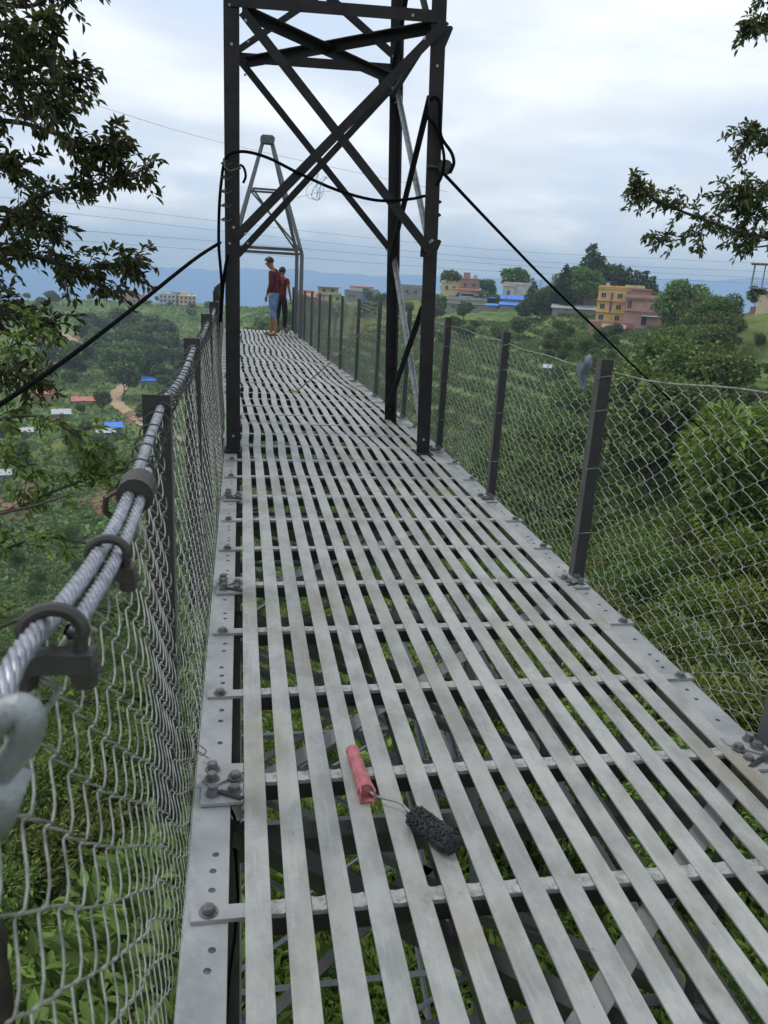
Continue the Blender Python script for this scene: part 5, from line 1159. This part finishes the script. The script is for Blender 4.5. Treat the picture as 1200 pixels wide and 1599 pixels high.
building('house', 'grey concrete house with blue shutter at the middle crest', 566, 470, 390, 17, 9, 4.0, 'conc', 'flat', 'conc', grid((-6, -4), (2.2,)), extra=[('blue_shutter', 'blu', (2.5, -4.6, 1.6), (5, .2, 2.8)), ('upper_wall', 'wht', (-.5, 1, 5.3), (11, 6, 2.0)), ('red_roof', 'orroof', (-.5, 1, 6.5), (12, 7, .4)), ('upper_window', 'win', (2, -2.1, 5.4), (4, .1, .9))])
building('house', 'low grey flat roofed house left of the tower rear leg', 592, 473, 380, 13, 8, 3.4, 'conc', 'tank', 'conc', grid((-3, 1, 4), (1.8,), 1.4, 1.2))
building('house', 'grey house with pale green roof seen between the two right tower legs', 645, 466, 370, 12, 8, 5.0, 'conc', 'flat', 'tin', grid((-3, 1), (3,), 1.3, 1.3))
building('apartment_building', 'white four storey building with stepped roof on the left crest', 262, 481, 600, 12, 10, 9.8, 'wht', 'tank', 'wht', grid((-4, -1.5, 1.5, 4), (2, 5, 8), 1.4, 1.6), slabs=(3.4, 6.6))
building('apartment_building', 'grey middle building between the white and cream ones on the left crest', 276, 481, 604, 7, 10, 10.0, 'conc', 'flat', 'conc', grid((-2, 1.6), (2, 5, 8), 1.3, 1.5))
building('apartment_building', 'cream four storey building with balconies at the right of the left crest', 293, 482, 598, 12, 10, 9.0, 'crm', 'tank', 'crm', grid((-4, -1, 2, 4.6), (1.8, 4.6, 7.4), 1.4, 1.5), slabs=(3.0, 5.9, 8.8))
building('house', 'pinkish building half hidden behind leaves on the left crest', 210, 481, 600, 18, 10, 8.5, 'pnk', 'flat', 'redroof', grid((-6, -3, 0, 3, 6), (2, 5), 1.5, 1.6))
def valley_house(name, lb, px, py, w, d, h, wall, roof, roofm, wins=()):
    g_ = ground_at(px, py); D = g_.length; return building(name, lb, px, py, D, w, d, h, wall, roof, roofm, list(wins), base=3)
valley_house('shed', 'bright blue boxy shed alone in the left valley', 179, 681, 4.2, 4, 3.0, 'blu', 'shed', 'blu')
valley_house('shed', 'pale tin roofed lean-to touching the bright blue shed', 166, 683, 4.5, 3, 1.6, 'conc', 'shed', 'tin')
valley_house('shed', 'blue roofed shed under the dark wood beside the track', 235, 599, 8, 5, 1.5, 'conc', 'shed', 'blu')
valley_house('house', 'red roofed house on the left valley floor', 132, 632, 7.5, 5, 1.8, 'pnk', 'gable', 'redroof')
valley_house('brick_house', 'brick house left of the red roofed house in the valley', 70, 632, 6, 5, 4.2, 'brk', 'gable', 'redroof', grid((0,), (2,)))
valley_house('shed', 'small white roofed hut high on the left hillside', 104, 573, 8, 5, 1.8, 'brk', 'gable', 'wht')
valley_house('house', 'small brick house partly behind leaves below the red roof', 97, 655, 4.5, 4, 2, 'brk', 'shed', 'tin', grid((0,), (1.6,)))
valley_house('shed', 'white roofed shed at the left edge of the valley', 3, 752, 4, 3, 2, 'wht', 'shed', 'tin')
valley_house('shed', 'tiny grey hut in the left valley near the edge', 42, 682, 3, 3, 1.6, 'conc', 'shed', 'tin')
valley_house('shed', 'brown roofed hut beside the track near the fence', 280, 582, 6, 4, 1.4, 'brk', 'shed', 'stone')
valley_house('shed', 'small pale shelter in the terraced field right of the fence', 865, 585, 3.6, 2, 1.2, 'conc', 'shed', 'tin')
# unfinished building with scaffold balcony at the right edge
def frame_house():
    p0 = ray_xy(1195, 150); c = P(1196, 486, Y=p0[1]); t = thing('unfinished_building', 'unfinished brick building with open steel frame balcony at the right edge', 'building', (c.x, c.y, c.z)); t.rotation_euler = (0, 0, math.atan2(-c.x, c.y))
    def part(nm, fn): m_ = MB(); fn(m_); o = m_.build(nm, None, None); o.parent = t; o.location = (0,0,0)
    part('wall', lambda m_: (m_.box((2.0, 0, -.2), (7, 6, 5.6), 'crm'), m_.box((-1.8, 0.5, -1.0), (1.2, 5, 3.2), 'brk')))
    part('floor_slab', lambda m_: m_.box((1.6, 0, 3.6), (9.6, 7, .22), 'conc')); part('roof', lambda m_: m_.box((1.6, 0, 7.4), (10.2, 7.5, .18), 'brk'))
    for x in (-2.9, -1.3, 0.3, 1.9, 3.5):
        for y in (-3.2, 3.0): part('column', lambda m_: m_.cyl((x, y, 3.6), (x, y, 7.4), .07, 6, 'conc'))
    for x in (-2.9, -1.2): part('prop', lambda m_: m_.bar((x, -3.2, 3.6), (x+2.0, -3.0, 1.4), .1, .1, (0,1,0), 'conc'))
    for z in (4.1, 4.6, 5.0): part('rail', lambda m_: (m_.bar((-3.1, -3.3, z), (6, -3.3, z), .06, .06, (0,1,0), 'tin'), m_.bar((-3.1, -3.3, z), (-3.1, 3.2, z), .06, .06, (0,0,1), 'tin')))
    part('infill', lambda m_: m_.box((3.6, 1, 5.3), (3.5, 4, 3.2), 'conc'))
frame_house()
# green tarp behind the fence
mb = MB(); gq = P(570, 577, Y=60); gg = ground_at(566, 577); vs = []
for j in range(4):
    for i in range(5): vs.append((gg.x-1.4+0.7*i, gg.y+0.1*math.sin(i*2+j), H(gg.x, gg.y)+0.2+0.8*j*(0.7+.3*math.sin(i*1.7))))
mb.add(vs, [(j*5+i, j*5+i+1, j*5+6+i, j*5+5+i) for j in range(3) for i in range(4)]); mb.add([(v[0], v[1]+.04, v[2]) for v in vs], [(j*5+i, j*5+5+i, j*5+6+i, j*5+i+1) for j in range(3) for i in range(4)])
tag(mb.build('tarpaulin', 'gtarp'), 'green tarpaulin scrap in the field seen through the right fence', 'tarpaulin')
# power poles and lines
def pole(px, py, D, h, lb):
    p0 = ray_xy(px, D); c = P(px, py, Y=p0[1]); t = thing('utility_pole', lb, 'pole', c); mb = MB(); mb.cyl((0,0,-2), (0,0,h), .16, 8, None, 0, .10); o = mb.build('pole', 'conc'); o.parent = t
    for z in (h-.5, h-1.3):
        m2 = MB(); m2.bar((-1.1, 0, z), (1.1, 0, z), .1, .1); o = m2.build('crossarm', 'conc'); o.parent = t
pole(840, 487, 268, 10, 'slim utility pole standing in front of the dark pines'); pole(913, 476, 250, 8.5, 'utility pole with transformer arms left of the yellow building'); pole(918, 477, 252, 9, 'second utility pole close right of the transformer pole')
pole(790, 484, 300, 8, 'short pale pole between the blue roofs and the dark trees')
for k, (pts, lb) in enumerate([
    ([(-200, 60, 60), (130, 158, 60), (345, 222, 60), (700, 300, 60)], 'thin power line slanting down from the top left leaves to the near left tower leg'),
    ([(-200, 292, 90), (95, 316, 92), (340, 345, 95), (640, 378, 100), (900, 398, 105), (1400, 420, 110)], 'uppermost of the thin power lines crossing low over the hills'),
    ([(-200, 306, 90), (95, 332, 92), (340, 360, 95), (640, 392, 100), (900, 412, 105), (1400, 432, 110)], 'second thin power line from the top crossing low over the hills'),
    ([(-200, 330, 90), (150, 362, 92), (340, 377, 95), (640, 402, 100), (900, 420, 105), (1400, 444, 110)], 'third thin power line from the top crossing low over the hills'),
    ([(-200, 350, 90), (150, 378, 92), (340, 392, 95), (640, 415, 100), (900, 430, 105), (1400, 452, 110)], 'lowest of the power lines crossing over the blue ranges')]):
    mb = MB(); mb.tube(cat([P(x, y, Y=Y) for x, y, Y in pts], 6), 0.018 if k else 0.012, 4, cap=False); tag(mb.build('power_line', 'under'), lb, 'wire', 'power lines in the sky')
# ------------------------------------------------------------ air
def haze():
    m = bpy.data.materials.new('haze_air'); m.use_nodes = True; nt = m.node_tree; nt.nodes.remove(nt.nodes['Principled BSDF'])
    v = nt.nodes.new('ShaderNodeVolumePrincipled'); v.inputs['Density'].default_value = 0.00030; v.inputs['Color'].default_value = (0.60, 0.80, 1.0, 1); v.inputs['Anisotropy'].default_value = 0.1
    nt.links.new(v.outputs[0], nt.nodes['Material Output'].inputs['Volume'])
    mb = MB(); M['haze'] = m; mb.box((0, 1500, -380), (15000, 13000, 1100)); tag(mb.build('haze', 'haze'), kind='stuff')
haze()
S.cycles.volume_bounces = 0; S.cycles.max_bounces = 6; S.cycles.transparent_max_bounces = 6
S.cycles.volume_step_rate = 10; S.cycles.use_denoising = True
